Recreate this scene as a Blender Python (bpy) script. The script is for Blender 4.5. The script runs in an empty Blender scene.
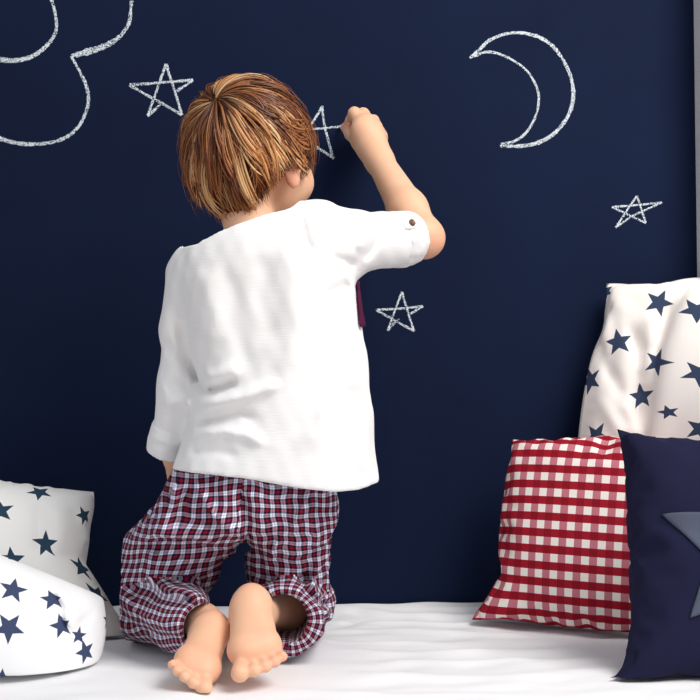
import bpy, math, random
import numpy as np

rng = np.random.default_rng(7)
random.seed(7)
scene = bpy.context.scene
COL = scene.collection

# ------------------------------------------------------------------ camera model
CAM = np.array([0.0, -1.83, 0.81]); FPX = 1190.0; PITCH = 0.046
_f = np.array([0, math.cos(PITCH), math.sin(PITCH)]); _u = np.array([0, -math.sin(PITCH), math.cos(PITCH)])
BED = 0.50                                   # height of the bed's top

def P(px, py, Y):
    """the point of the place that stands at depth Y on the sight line (px, py)"""
    d = np.array([1.0, 0, 0]) * (px - 350) / FPX + _u * (350 - py) / FPX + _f
    return CAM + d * ((Y - CAM[1]) / d[1])

def proj(p):
    q = np.asarray(p) - CAM
    z = q @ _f
    return 350 + FPX * q[..., 0] / z, 350 - FPX * (q @ _u) / z

def m(px, Y):                                # pixels -> metres at depth Y
    return px * (Y - CAM[1]) / FPX

# ------------------------------------------------------------------ object helpers
def link(name, me, mat=None, parent=None, smooth=True):
    o = bpy.data.objects.new(name, me)
    COL.objects.link(o)
    if mat is not None:
        for mm in (mat if isinstance(mat, (list, tuple)) else [mat]):
            me.materials.append(mm)
    if smooth:
        me.polygons.foreach_set('use_smooth', np.ones(len(me.polygons), dtype=bool))
    if parent is not None:
        o.parent = parent
    return o

def mesh(name, verts, faces, origin=None):
    v = np.asarray(verts, dtype=np.float64)
    if origin is not None:
        v = v - np.asarray(origin)
    faces = np.asarray(faces) if not isinstance(faces, list) else faces
    me = bpy.data.meshes.new(name)
    if isinstance(faces, np.ndarray):
        n, k = faces.shape
        me.vertices.add(len(v)); me.vertices.foreach_set('co', v.astype(np.float32).ravel())
        me.loops.add(n * k); me.loops.foreach_set('vertex_index', faces.astype(np.int32).ravel())
        me.polygons.add(n); me.polygons.foreach_set('loop_start', np.arange(0, n * k, k, dtype=np.int32))
        me.update(calc_edges=True); me.validate()
    else:
        me.from_pydata([tuple(a) for a in v], [], faces); me.update()
    return me

def tag(o, label=None, cat=None, group=None, kind=None):
    for k, v in (('label', label), ('category', cat), ('group', group), ('kind', kind)):
        if v: o[k] = v
    return o

def empty(name, loc):
    o = bpy.data.objects.new(name, None); COL.objects.link(o); o.location = loc
    o.empty_display_size = 0.05
    return o

def set_uv(me, uv_loop):
    l = me.uv_layers.new(name='UVMap')
    l.data.foreach_set('uv', np.asarray(uv_loop, dtype=np.float32).ravel())

def box(bl, tr):
    (x0, y0, z0), (x1, y1, z1) = bl, tr
    v = [(x0,y0,z0),(x1,y0,z0),(x1,y1,z0),(x0,y1,z0),(x0,y0,z1),(x1,y0,z1),(x1,y1,z1),(x0,y1,z1)]
    f = [(0,3,2,1),(4,5,6,7),(0,1,5,4),(1,2,6,5),(2,3,7,6),(3,0,4,7)]
    return v, f

def bevel(o, w=0.004, seg=3):
    b = o.modifiers.new('bevel', 'BEVEL'); b.width = w; b.segments = seg
    return o

# ------------------------------------------------------------------ node helpers
def new_mat(name):
    mt = bpy.data.materials.new(name); mt.use_nodes = True
    nt = mt.node_tree
    return mt, nt, nt.nodes['Principled BSDF']

def node(nt, typ, **kw):
    n = nt.nodes.new(typ)
    for k, v in kw.items():
        if k.startswith('in_'):
            key = k[3:]
            n.inputs[int(key) if key.isdigit() else key].default_value = v
        else:
            setattr(n, k, v)
    return n

def math_n(nt, op, a, b=None, c=None):
    n = nt.nodes.new('ShaderNodeMath'); n.operation = op
    for i, x in enumerate((a, b, c)):
        if x is None: continue
        if isinstance(x, (int, float)): n.inputs[i].default_value = x
        else: nt.links.new(x, n.inputs[i])
    return n.outputs[0]

def mix_rgb(nt, fac, a, b, blend='MIX'):
    n = nt.nodes.new('ShaderNodeMix'); n.data_type = 'RGBA'; n.blend_type = blend
    for s, x in ((n.inputs[0], fac), (n.inputs[6], a), (n.inputs[7], b)):
        if isinstance(x, (int, float)): s.default_value = x
        elif isinstance(x, tuple): s.default_value = x if len(x) == 4 else (*x, 1)
        else: nt.links.new(x, s)
    return n.outputs[2]

def noise_n(nt, vec, scale, detail=3, rough=.5):
    n = node(nt, 'ShaderNodeTexNoise'); n.inputs['Scale'].default_value = scale
    n.inputs['Detail'].default_value = detail; n.inputs['Roughness'].default_value = rough
    if vec is not None: nt.links.new(vec, n.inputs['Vector'])
    return n.outputs[0]

def bump(nt, bsdf, height, strength, dist=.001):
    b = node(nt, 'ShaderNodeBump'); b.inputs['Strength'].default_value = strength
    b.inputs['Distance'].default_value = dist
    nt.links.new(height, b.inputs['Height']); nt.links.new(b.outputs[0], bsdf.inputs['Normal'])

def tc(nt, which='Object'):
    return node(nt, 'ShaderNodeTexCoord').outputs[which]

def sep(nt, v):
    s = node(nt, 'ShaderNodeSeparateXYZ'); nt.links.new(v, s.inputs[0]); return s.outputs

def scaled(nt, v, s):
    mp = node(nt, 'ShaderNodeMapping'); mp.inputs['Scale'].default_value = s
    nt.links.new(v, mp.inputs['Vector']); return mp.outputs[0]

def ramp(nt, fac, stops, interp='LINEAR'):
    r = node(nt, 'ShaderNodeValToRGB'); r.color_ramp.interpolation = interp
    e = r.color_ramp.elements
    while len(e) > 1: e.remove(e[-1])
    e[0].position = stops[0][0]; e[0].color = (*stops[0][1], 1)
    for p, c in stops[1:]:
        q = e.new(p); q.color = (*c, 1)
    nt.links.new(fac, r.inputs[0]); return r.outputs[0]

# ------------------------------------------------------------------ materials
def mat_wall():
    mt, nt, b = new_mat('navy chalkboard paint')
    o = tc(nt)
    n = noise_n(nt, o, 2.2, 5, .6); fine = noise_n(nt, o, 160, 3)
    c = ramp(nt, n, [(.3, (.0038, .0084, .0300)), (.7, (.0058, .0126, .0410))])
    nt.links.new(c, b.inputs['Base Color'])
    b.inputs['Roughness'].default_value = .8; b.inputs['Specular IOR Level'].default_value = .10
    bump(nt, b, fine, .12, .001)
    return mt

def mat_plain(name, col, rough=.6, spec=.3, bump_scale=None, bump_s=.2, var=0.0):
    mt, nt, b = new_mat(name)
    o = tc(nt)
    if var:
        n = noise_n(nt, o, 25, 4)
        c = mix_rgb(nt, n, tuple(x * (1 - var) for x in col), tuple(min(1, x * (1 + var)) for x in col))
        nt.links.new(c, b.inputs['Base Color'])
    else:
        b.inputs['Base Color'].default_value = (*col, 1)
    b.inputs['Roughness'].default_value = rough; b.inputs['Specular IOR Level'].default_value = spec
    if bump_scale:
        bump(nt, b, noise_n(nt, o, bump_scale, 3), bump_s, .001)
    return mt

def weave_bump(nt, b, o, su, sv, strength):
    s = sep(nt, o)
    h = noise_n(nt, scaled(nt, o, (su, su, sv)), 1.0, 2)
    bump(nt, b, h, strength, .0012)

def mat_cotton(name, col, strength=.25, slub=True):
    mt, nt, b = new_mat(name)
    o = tc(nt)
    h = noise_n(nt, scaled(nt, o, (60, 60, 900)) if slub else scaled(nt, o, (700, 700, 700)), 1.0, 2)
    c = mix_rgb(nt, h, tuple(x * .97 for x in col), tuple(min(1, x * 1.02) for x in col))
    nt.links.new(c, b.inputs['Base Color'])
    b.inputs['Roughness'].default_value = .9; b.inputs['Specular IOR Level'].default_value = .12
    b.inputs['Sheen Weight'].default_value = .15
    bump(nt, b, h, strength, .0008)
    return mt

def mat_skin():
    mt, nt, b = new_mat('skin')
    o = tc(nt)
    n = noise_n(nt, o, 30, 4)
    base = mix_rgb(nt, n, (.80, .455, .285), (.86, .53, .355))
    at = node(nt, 'ShaderNodeVertexColor'); at.layer_name = 'flush'
    c = mix_rgb(nt, sep(nt, at.outputs[0])[0], base, (.78, .30, .19))
    nt.links.new(c, b.inputs['Base Color'])
    b.inputs['Roughness'].default_value = .5; b.inputs['Specular IOR Level'].default_value = .35
    b.inputs['Subsurface Weight'].default_value = .35
    b.inputs['Subsurface Radius'].default_value = (1.0, .35, .2); b.inputs['Subsurface Scale'].default_value = .008
    bump(nt, b, noise_n(nt, o, 500, 2), .08, .0006)
    return mt

def mat_hair():
    mt, nt, b = new_mat('brown hair')
    at = node(nt, 'ShaderNodeVertexColor'); at.layer_name = 'strand'
    nt.links.new(at.outputs[0], b.inputs['Base Color'])
    b.inputs['Roughness'].default_value = .38; b.inputs['Specular IOR Level'].default_value = .50
    return mt

def mat_plaid():
    mt, nt, b = new_mat('red navy white plaid cotton')
    uv = tc(nt, 'UV'); s = sep(nt, uv)
    W, N, R, L = (.86, .84, .93), (.010, .008, .050), (.36, .014, .040), (.36, .38, .66)
    stops = [(0, W), (.16, W), (.17, L), (.22, L), (.23, W), (.385, W), (.39, N), (.58, N), (.585, R), (.79, R), (.795, N), (.99, N), (1, W)]
    cols = []
    for k in (0, 1):
        f = math_n(nt, 'FRACT', s[k]); cols.append(ramp(nt, f, stops))
    checker = math_n(nt, 'FRACT', math_n(nt, 'MULTIPLY', math_n(nt, 'ADD', s[0], s[1]), 9.0))
    tw = math_n(nt, 'MULTIPLY_ADD', checker, .3, .35)
    c = mix_rgb(nt, tw, cols[0], cols[1])
    dk = mix_rgb(nt, .5, c, mix_rgb(nt, 1.0, cols[0], cols[1], 'MULTIPLY'))
    nt.links.new(dk, b.inputs['Base Color'])
    b.inputs['Roughness'].default_value = .9; b.inputs['Specular IOR Level'].default_value = .1
    bump(nt, b, noise_n(nt, tc(nt), 900, 2), .15, .0006)
    return mt

def mat_gingham():
    mt, nt, b = new_mat('red gingham cotton')
    uv = tc(nt, 'UV'); s = sep(nt, uv)
    su = math_n(nt, 'GREATER_THAN', math_n(nt, 'FRACT', math_n(nt, 'MULTIPLY', s[0], 1 / .0215)), .5)
    sv = math_n(nt, 'GREATER_THAN', math_n(nt, 'FRACT', math_n(nt, 'MULTIPLY', s[1], 1 / .0222)), .5)
    row1 = mix_rgb(nt, su, (.86, .80, .74), (.52, .17, .21))
    row2 = mix_rgb(nt, su, (.34, .010, .024), (.25, .006, .018))
    c = mix_rgb(nt, sv, row1, row2)
    nt.links.new(c, b.inputs['Base Color'])
    b.inputs['Roughness'].default_value = .85; b.inputs['Specular IOR Level'].default_value = .12
    bump(nt, b, noise_n(nt, scaled(nt, uv, (900, 900, 1)), 1.0, 2), .2, .0006)
    return mt

def star_group():
    g = bpy.data.node_groups.new('printed star', 'ShaderNodeTree')
    for nm, t in (('UV', 'NodeSocketVector'), ('Centre', 'NodeSocketVector'), ('Turn', 'NodeSocketFloat'), ('Size', 'NodeSocketFloat')):
        g.interface.new_socket(nm, in_out='INPUT', socket_type=t)
    g.interface.new_socket('Mask', in_out='OUTPUT', socket_type='NodeSocketFloat')
    gi = g.nodes.new('NodeGroupInput'); go = g.nodes.new('NodeGroupOutput')
    d = g.nodes.new('ShaderNodeVectorMath'); d.operation = 'SUBTRACT'
    g.links.new(gi.outputs[0], d.inputs[0]); g.links.new(gi.outputs[1], d.inputs[1])
    s = sep(g, d.outputs[0])
    r = math_n(g, 'SQRT', math_n(g, 'ADD', math_n(g, 'MULTIPLY', s[0], s[0]), math_n(g, 'MULTIPLY', s[1], s[1])))
    a = math_n(g, 'ARCTAN2', s[0], s[1])                       # 0 = up
    a = math_n(g, 'ADD', a, gi.outputs[2])
    t = math_n(g, 'ADD', math_n(g, 'DIVIDE', a, 2 * math.pi / 5), 10.0)
    t = math_n(g, 'ABSOLUTE', math_n(g, 'SUBTRACT', math_n(g, 'FRACT', math_n(g, 'ADD', t, .5)), .5))
    th = math_n(g, 'MULTIPLY', t, 2 * math.pi / 5)             # 0 .. 36 deg from a tip
    x = math_n(g, 'MULTIPLY', r, math_n(g, 'COSINE', th)); y = math_n(g, 'MULTIPLY', r, math_n(g, 'SINE', th))
    ri = .42                                                   # inner radius
    ix, iy = ri * math.cos(math.pi / 5), ri * math.sin(math.pi / 5)
    # line tip(1,0) -> inner(ix,iy); inside when (1-x)*iy - y*(1-ix) > 0 (scaled by size)
    lhs = math_n(g, 'MULTIPLY', math_n(g, 'SUBTRACT', gi.outputs[3], x), iy)
    rhs = math_n(g, 'MULTIPLY', y, 1 - ix)
    g.links.new(math_n(g, 'GREATER_THAN', lhs, rhs), go.inputs[0])
    return g
STAR = star_group()

def mat_star_cloth(name, stars, cloth, ink):
    """stars: (u, v, turn in radians, radius), printed on the cloth"""
    mt, nt, b = new_mat(name)
    uv = tc(nt, 'UV'); acc = None
    for (u, v, t, r) in stars:
        g = nt.nodes.new('ShaderNodeGroup'); g.node_tree = STAR
        nt.links.new(uv, g.inputs[0]); g.inputs[1].default_value = (u, v, 0)
        g.inputs[2].default_value = t; g.inputs[3].default_value = r
        acc = g.outputs[0] if acc is None else math_n(nt, 'MAXIMUM', acc, g.outputs[0])
    inkc = mix_rgb(nt, noise_n(nt, scaled(nt, uv, (500, 500, 1)), 1.0, 2), ink, tuple(x * 1.5 for x in ink))
    c = mix_rgb(nt, acc, cloth, inkc)
    nt.links.new(c, b.inputs['Base Color'])
    b.inputs['Roughness'].default_value = .88; b.inputs['Specular IOR Level'].default_value = .12
    bump(nt, b, noise_n(nt, scaled(nt, uv, (800, 800, 1)), 1.0, 2), .12, .0006)
    return mt

def mat_chalk():
    mt, nt, b = new_mat('white chalk')
    o = tc(nt)
    b.inputs['Base Color'].default_value = (.70, .77, .82, 1)
    b.inputs['Roughness'].default_value = .95; b.inputs['Specular IOR Level'].default_value = .05
    n = noise_n(nt, o, 520, 2, .7); n2 = noise_n(nt, o, 60, 2)
    uv = sep(nt, tc(nt, 'UV'))
    edge = math_n(nt, 'POWER', math_n(nt, 'ABSOLUTE', math_n(nt, 'MULTIPLY_ADD', uv[1], 2.0, -1.0)), 3.0)
    thr = math_n(nt, 'ADD', math_n(nt, 'MULTIPLY_ADD', edge, .16, .405), math_n(nt, 'MULTIPLY_ADD', n2, .2, -.1))
    a = math_n(nt, 'MULTIPLY', math_n(nt, 'SUBTRACT', n, thr), 9.0)
    cl = node(nt, 'ShaderNodeClamp'); nt.links.new(a, cl.inputs[0])
    nt.links.new(cl.outputs[0], b.inputs['Alpha'])
    return mt

M = dict(
    wall=mat_wall(),
    trim=mat_plain('white painted wood', (.78, .79, .82), .5, .4, 40, .1),
    floor=mat_plain('oak floor', (.42, .27, .16), .5, .3, 12, .2, .25),
    bedwood=mat_plain('white bed frame', (.80, .80, .80), .45, .4, 50, .1),
    mattress=mat_plain('mattress ticking', (.82, .81, .79), .9, .1, 300, .2),
    sheet=mat_cotton('white bed sheet', (.86, .86, .88), .10, False),
    shirt=mat_cotton('white slub cotton', (.88, .87, .87), .35),
    skin=mat_skin(), hair=mat_hair(), plaid=mat_plaid(), gingham=mat_gingham(), chalk=mat_chalk(),
    scalp=mat_plain('dark hair roots', (.10, .032, .014), .7, .2, 300, .4),
    maroon=mat_plain('maroon cotton', (.085, .010, .045), .9, .1, 600, .2),
    button=mat_plain('brown button', (.16, .07, .03), .35, .5, 200, .2, .4),
    navycloth=mat_plain('navy canvas', (.0125, .0125, .0400), .9, .12, 900, .3, .12),
    felt=mat_plain('grey felt', (.088, .102, .142), .98, .05, 700, .7, .35),
    stub=mat_plain('chalk stick', (.85, .86, .86), .95, .05, 400, .3),
    eye=mat_plain('eye white', (.85, .84, .82), .15, .5),
)

# ------------------------------------------------------------------ implicit surfaces
def smin(a, b, k):
    if k <= 0: return np.minimum(a, b)
    h = np.clip(k - np.abs(a - b), 0, None) / k
    return np.minimum(a, b) - h * h * k * .25

class Field:
    def __init__(s, lo, hi, h):
        s.lo = np.array(lo, float); s.h = h
        s.n = np.ceil((np.array(hi) - s.lo) / h).astype(int) + 1
        s.ax = [s.lo[i] + h * np.arange(s.n[i]) for i in range(3)]
        s.F = np.full(s.n, .1, dtype=np.float32)
    def blk(s, lo, hi):
        a = np.clip(np.floor((np.array(lo) - s.lo) / s.h).astype(int), 0, s.n - 1)
        b = np.clip(np.ceil((np.array(hi) - s.lo) / s.h).astype(int) + 1, 1, s.n)
        sl = tuple(slice(i, j) for i, j in zip(a, b))
        X, Y, Z = np.meshgrid(*[s.ax[i][sl[i]] for i in range(3)], indexing='ij', sparse=True)
        return sl, X, Y, Z
    def put(s, fn, lo, hi, k=.01, sub=False):
        mg = max(k, .012) + .012
        sl, X, Y, Z = s.blk(np.array(lo) - mg, np.array(hi) + mg)
        if min(x.stop - x.start for x in sl) <= 0: return
        d = fn(X, Y, Z)
        if sub: s.F[sl] = -smin(-s.F[sl], d, k)
        else: s.F[sl] = smin(s.F[sl], d, k)
    def cone(s, a, b, ra, rb, k=.01, sub=False, flat=None):
        """round cone; flat=(direction, factor) squeezes it along a direction"""
        a = np.asarray(a, float); b = np.asarray(b, float); ab = b - a; L2 = max(ab @ ab, 1e-12)
        def fn(X, Y, Z):
            x, y, z = X - a[0], Y - a[1], Z - a[2]
            t = np.clip((x * ab[0] + y * ab[1] + z * ab[2]) / L2, 0, 1)
            dx, dy, dz = x - t * ab[0], y - t * ab[1], z - t * ab[2]
            q = dx * dx + dy * dy + dz * dz
            r = ra + (rb - ra) * t
            if flat is None: return np.sqrt(q) - r
            n, c = np.asarray(flat[0], float), flat[1]; n = n / np.linalg.norm(n)
            e = dx * n[0] + dy * n[1] + dz * n[2]
            return (np.sqrt(q + e * e * (1 / (c * c) - 1)) - r) * (c if c < 1 else 1)
        R = max(ra, rb) * max(1, flat[1] if flat else 1)
        s.put(fn, np.minimum(a, b) - R, np.maximum(a, b) + R, k, sub)
    def chain(s, pts, rad, k=.01, **kw):
        for i in range(len(pts) - 1): s.cone(pts[i], pts[i + 1], rad[i], rad[i + 1], k, **kw)
    def ell(s, c, r, ax=np.eye(3), k=.01, sub=False):
        c = np.asarray(c, float); r = np.asarray(r, float); ax = np.asarray(ax, float)
        def fn(X, Y, Z):
            x, y, z = X - c[0], Y - c[1], Z - c[2]
            l = [(x * ax[i][0] + y * ax[i][1] + z * ax[i][2]) for i in range(3)]
            k0 = np.sqrt(sum((l[i] / r[i]) ** 2 for i in range(3)))
            k1 = np.sqrt(sum((l[i] / r[i] ** 2) ** 2 for i in range(3))) + 1e-9
            return k0 * (k0 - 1) / k1
        R = r.max(); s.put(fn, c - R, c + R, k, sub)
    def loft(s, rows, k=.01, e=2.3):
        """rows: (z, cx, cy, rx, ry) horizontal sections"""
        R = np.array(sorted(rows)); z0, z1 = R[0, 0], R[-1, 0]
        def smooth(zz, c):
            return np.interp(zz, R[:, 0], R[:, c])
        zf = np.linspace(z0, z1, 200); ker = np.ones(13) / 13
        tab = []
        for c in range(1, 5):
            v = smooth(zf, c); v = np.convolve(np.pad(v, 6, 'edge'), ker, 'valid'); tab.append(v)
        def fn(X, Y, Z):
            cx, cy, rx, ry = [np.interp(Z, zf, t) for t in tab]
            q = (np.abs((X - cx) / rx) ** e + np.abs((Y - cy) / ry) ** e) ** (1 / e)
            d = (q - 1) * np.minimum(rx, ry)
            return np.maximum(d, np.maximum(z0 - Z, Z - z1))
        lo = (np.min(R[:, 1] - R[:, 3]), np.min(R[:, 2] - R[:, 4]), z0)
        hi = (np.max(R[:, 1] + R[:, 3]), np.max(R[:, 2] + R[:, 4]), z1)
        s.put(fn, lo, hi, k)
    def grid(s):
        return np.meshgrid(*s.ax, indexing='ij', sparse=True)
    def nets(s, smooth=1):
        F = s.F; n = F.shape
        ins = F < 0
        c = ins[:-1, :-1, :-1].astype(np.int8)
        tot = np.zeros(tuple(k - 1 for k in n), np.int8)
        for dx in (0, 1):
            for dy in (0, 1):
                for dz in (0, 1):
                    tot += ins[dx:n[0] - 1 + dx, dy:n[1] - 1 + dy, dz:n[2] - 1 + dz]
        act = (tot > 0) & (tot < 8)
        idx = np.argwhere(act); ids = np.full(act.shape, -1, np.int64); ids[act] = np.arange(len(idx))
        acc = np.zeros((len(idx), 3)); cnt = np.zeros(len(idx))
        i, j, k = idx.T
        for axis in range(3):
            o1, o2 = [a for a in range(3) if a != axis]
            for u in (0, 1):
                for v in (0, 1):
                    p = [0, 0, 0]; p[o1] = u; p[o2] = v
                    q = list(p); q[axis] = 1
                    fa = F[i + p[0], j + p[1], k + p[2]]; fb = F[i + q[0], j + q[1], k + q[2]]
                    cr = (fa < 0) != (fb < 0)
                    t = np.where(cr, fa / np.where(cr, fa - fb, 1), 0)
                    pt = np.tile(np.array(p, float), (len(idx), 1)); pt[:, axis] = t
                    acc += pt * cr[:, None]; cnt += cr
        V = s.lo + (idx + acc / cnt[:, None]) * s.h
        quads = []
        for axis in range(3):
            o1, o2 = [(1, 2), (2, 0), (0, 1)][axis]
            sl_a = [slice(1, -1)] * 3; sl_b = [slice(1, -1)] * 3
            sl_a[axis] = slice(0, -1); sl_b[axis] = slice(1, None)
            A = ins[tuple(sl_a)]; B = ins[tuple(sl_b)]
            e = np.argwhere(A != B)
            if not len(e): continue
            flip = A[tuple(e.T)]
            off = np.ones(3, int); off[axis] = 0; e = e + off
            def cid(du, dv):
                w = e.copy(); w[:, o1] -= du; w[:, o2] -= dv
                return ids[tuple(w.T)]
            qd = np.stack([cid(1, 1), cid(0, 1), cid(0, 0), cid(1, 0)], 1)
            qd[~flip] = qd[~flip][:, ::-1]
            quads.append(qd)
        Q = np.concatenate(quads)
        Q = Q[(Q >= 0).all(1)]
        for _ in range(smooth):
            S = np.zeros_like(V); C = np.zeros(len(V))
            for a in range(4):
                for bb in (1, 3):
                    np.add.at(S, Q[:, a], V[Q[:, (a + bb) % 4]]); np.add.at(C, Q[:, a], 1)
            V = .5 * V + .5 * S / np.maximum(C, 1)[:, None]
        return V, Q

def vnormals(V, Q):
    n = np.cross(V[Q[:, 2]] - V[Q[:, 0]], V[Q[:, 3]] - V[Q[:, 1]])
    N = np.zeros_like(V)
    for a in range(4): np.add.at(N, Q[:, a], n)
    return N / (np.linalg.norm(N, axis=1)[:, None] + 1e-12)

def seg_dist(px, py, poly):
    """distance to a polyline, and the position along it 0..1, and the side"""
    best = np.full(np.broadcast(px, py).shape, 1e9); tt = np.zeros_like(best); side = np.zeros_like(best)
    L = np.array([0] + [math.hypot(poly[i + 1][0] - poly[i][0], poly[i + 1][1] - poly[i][1]) for i in range(len(poly) - 1)]).cumsum()
    for i in range(len(poly) - 1):
        ax_, ay_ = poly[i]; bx, by = poly[i + 1]; dx, dy = bx - ax_, by - ay_; l2 = dx * dx + dy * dy
        t = np.clip(((px - ax_) * dx + (py - ay_) * dy) / l2, 0, 1)
        ex, ey = px - ax_ - t * dx, py - ay_ - t * dy
        d = np.hypot(ex, ey); w = d < best
        best = np.where(w, d, best); tt = np.where(w, (L[i] + t * math.sqrt(l2)) / L[-1], tt)
        side = np.where(w, np.sign(ex * dy - ey * dx), side)
    return best, tt, side

def ridges(px, py, lst):
    """folds of cloth: (polyline, width px, height m[, steepness on one side])"""
    w = np.zeros(np.broadcast(px, py).shape)
    for r in lst:
        poly, wd, am = r[:3]; asym = r[3] if len(r) > 3 else 1.0
        d, t, sd = seg_dist(px, py, poly)
        wd2 = np.where(sd > 0, wd, wd * asym)
        fade = np.clip(np.minimum(t, 1 - t) * 5, .0, 1) ; fade = fade * fade * (3 - 2 * fade)
        w = w + am * np.exp(-(d / wd2) ** 2) * (.15 + .85 * fade)
    return w

def wob(X, Y, Z, f, seed, n=6):
    r = np.random.default_rng(seed); s = 0
    for _ in range(n):
        k = r.normal(size=3) * f; s = s + np.sin(X * k[0] + Y * k[1] + Z * k[2] + r.uniform(0, 6.28))
    return s / math.sqrt(n)

# ------------------------------------------------------------------ the setting
def structure(name, v, f, mat):
    o = link(name, mesh(name, v, f), mat, smooth=False); o['kind'] = 'structure'; return o
structure('wall_back', *box((-2.2, 0, 0), (2.2, .12, 2.6)), M['wall'])
structure('floor', *box((-2.2, -3.2, -.1), (2.2, .12, 0)), M['floor'])
tx0 = P(693, 0, 0)[0]; tx1 = P(697.6, 300, 0)[0]
txa = P(691.5, 0, 0)[0]
x_t = .5 * (tx0 + P(697, 300, 0)[0])
tr = structure('trim_1', *box((x_t, -.06, 0), (x_t + .14, 0, 2.6)), M['trim'])
bevel(tr, .003)

# ------------------------------------------------------------------ bed
bed = tag(empty('bed', (0, -.46, 0)), 'low single bed set lengthwise against the navy wall, hidden under the white sheet', 'bed')
v, f = box((-1.0, -.44, .16), (1.0, .44, .26)); bevel(link('bed_frame', mesh('bed_frame', v, f), M['bedwood'], bed, False), .008)
for sx in (-1, 1):
    for sy in (-1, 1):
        v, f = box((sx * .93 - .035, sy * .38 - .035, 0), (sx * .93 + .035, sy * .38 + .035, .16))
        bevel(link('leg', mesh('leg', v, f), M['bedwood'], bed, False), .004)
v, f = box((-.98, -.43, .26), (.98, .43, BED - .012))
bevel(link('mattress', mesh('mattress', v, f), M['mattress'], bed, False), .03, 5)

def sheet_h(x, y):
    """height of the creases in the sheet over its flat top"""
    px, py = x, y
    w = .0016 * wob(x, y * 2.2, 0 * x, 14, 3) + .0009 * wob(x * .8, y * 2, 0 * x, 45, 4)
    fold = [([(-.02, -.02), (.06, -.06), (.16, -.07), (.30, -.06)], .012, .006), ([(-.06, -.10), (.02, -.115), (.14, -.12), (.25, -.11)], .010, .006),
            ([(-.05, -.17), (.05, -.165), (.18, -.19), (.27, -.20)], .011, .005), ([(-.09, -.215), (-.01, -.245), (.12, -.25)], .010, .005),
            ([(-.04, -.29), (.08, -.31), (.2, -.29)], .013, .004), ([(.02, -.36), (.14, -.37), (.24, -.34)], .014, .005),
            ([(-.3, -.43), (-.24, -.47), (-.14, -.56)], .014, .005), ([(-.02, -.42), (.10, -.45), (.26, -.44)], .016, .004),
            ([(.0, -.02), (.03, -.09), (-.03, -.16)], .014, -.004), ([(-.10, -.50), (.04, -.535), (.2, -.52)], .015, .005),
            ([(-.36, -.36), (-.30, -.40), (-.23, -.42)], .012, .004), ([(.1, -.03), (.2, -.03), (.35, -.04)], .008, .004)]
    press = np.exp(-(np.abs((x + .16) / .17) ** 6 + np.abs((y + .36) / .17) ** 6))
    up = (.008 + .006 * np.clip((x + .05) / .2, 0, 1)) * np.exp(-(y / .05) ** 2)
    return (w + ridges(x, y, fold) * .8) * (1 - press) + .0025 * press + up

def make_sheet():
    xs = np.linspace(-1.0, 1.0, 420); 
    ys = np.linspace(-.006, -.915, 230)
    X, Yg = np.meshgrid(xs, ys, indexing='ij')
    Zg = BED - .004 + sheet_h(X, Yg)
    edge = np.clip((-.86 - Yg) / .055, 0, 1)
    Zg = Zg - .03 * edge ** 2
    nd = 24                                              # the hanging front
    drop = np.linspace(0, 1, nd)[1:]
    Yd = -.915 - .004 * np.sin(xs[:, None] * 40) * drop[None] - .006 * drop[None]
    Zd = Zg[:, -1:] - .2 * drop[None]
    X = np.concatenate([X, np.repeat(xs[:, None], nd - 1, 1)], 1); Yg = np.concatenate([Yg, Yd], 1); Zg = np.concatenate([Zg, Zd], 1)
    n, k = X.shape; I = np.arange(n * k).reshape(n, k)
    V = np.stack([X, Yg, Zg], -1).reshape(-1, 3)
    Q = np.stack([I[:-1, :-1], I[:-1, 1:], I[1:, 1:], I[1:, :-1]], -1).reshape(-1, 4)
    o = link('bed_sheet', mesh('bed_sheet', V, Q, (0, -.46, BED)), M['sheet'])
    o.location = (0, -.46, BED)
    sd = o.modifiers.new('thick', 'SOLIDIFY'); sd.thickness = .003; sd.offset = -1
    tag(o, 'creased white bed sheet spread over the bed under the kneeling child', 'bed sheet')
    return o
make_sheet()

# ------------------------------------------------------------------ the child
root_loc = P(250, 640, -.33); root_loc[2] = BED
person = tag(empty('person', root_loc), 'child kneeling on the bed in white shirt and plaid trousers, drawing on the navy wall', 'person')

def part(name, V, Q, mat, parent=None, **kw):
    return link(name, mesh(name, V, Q, root_loc), mat, parent or person, **kw)

YS = -.35                                               # depth of the shoulders
HC = P(249, 151, -.30)                                  # centre of the head
tz = math.radians(-35)
FW = np.array([math.sin(-tz), math.cos(tz), .05]); FW /= np.linalg.norm(FW)
RT = np.cross(FW, [0, 0, 1]); RT /= np.linalg.norm(RT); UP = np.cross(RT, FW)
AXH = np.stack([RT, FW, UP])
def hl(r, f, u): return HC + RT * r + FW * f + UP * u

# right arm joints
SH_R = P(330, 238, -.34); EL_R = P(424, 238, -.235); WR_R = P(379, 160, -.115)
SH_L = P(190, 278, -.35); EL_L = P(177, 410, -.33); WR_L = P(184, 494, -.235)
KN_L = P(134, 600, -.235); AN_L = P(203, 622, -.385)
KN_R = P(300, 600, -.235); AN_R = P(260, 612, -.37)
HIP_L = P(215, 492, -.345); HIP_R = P(288, 492, -.345)

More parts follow.
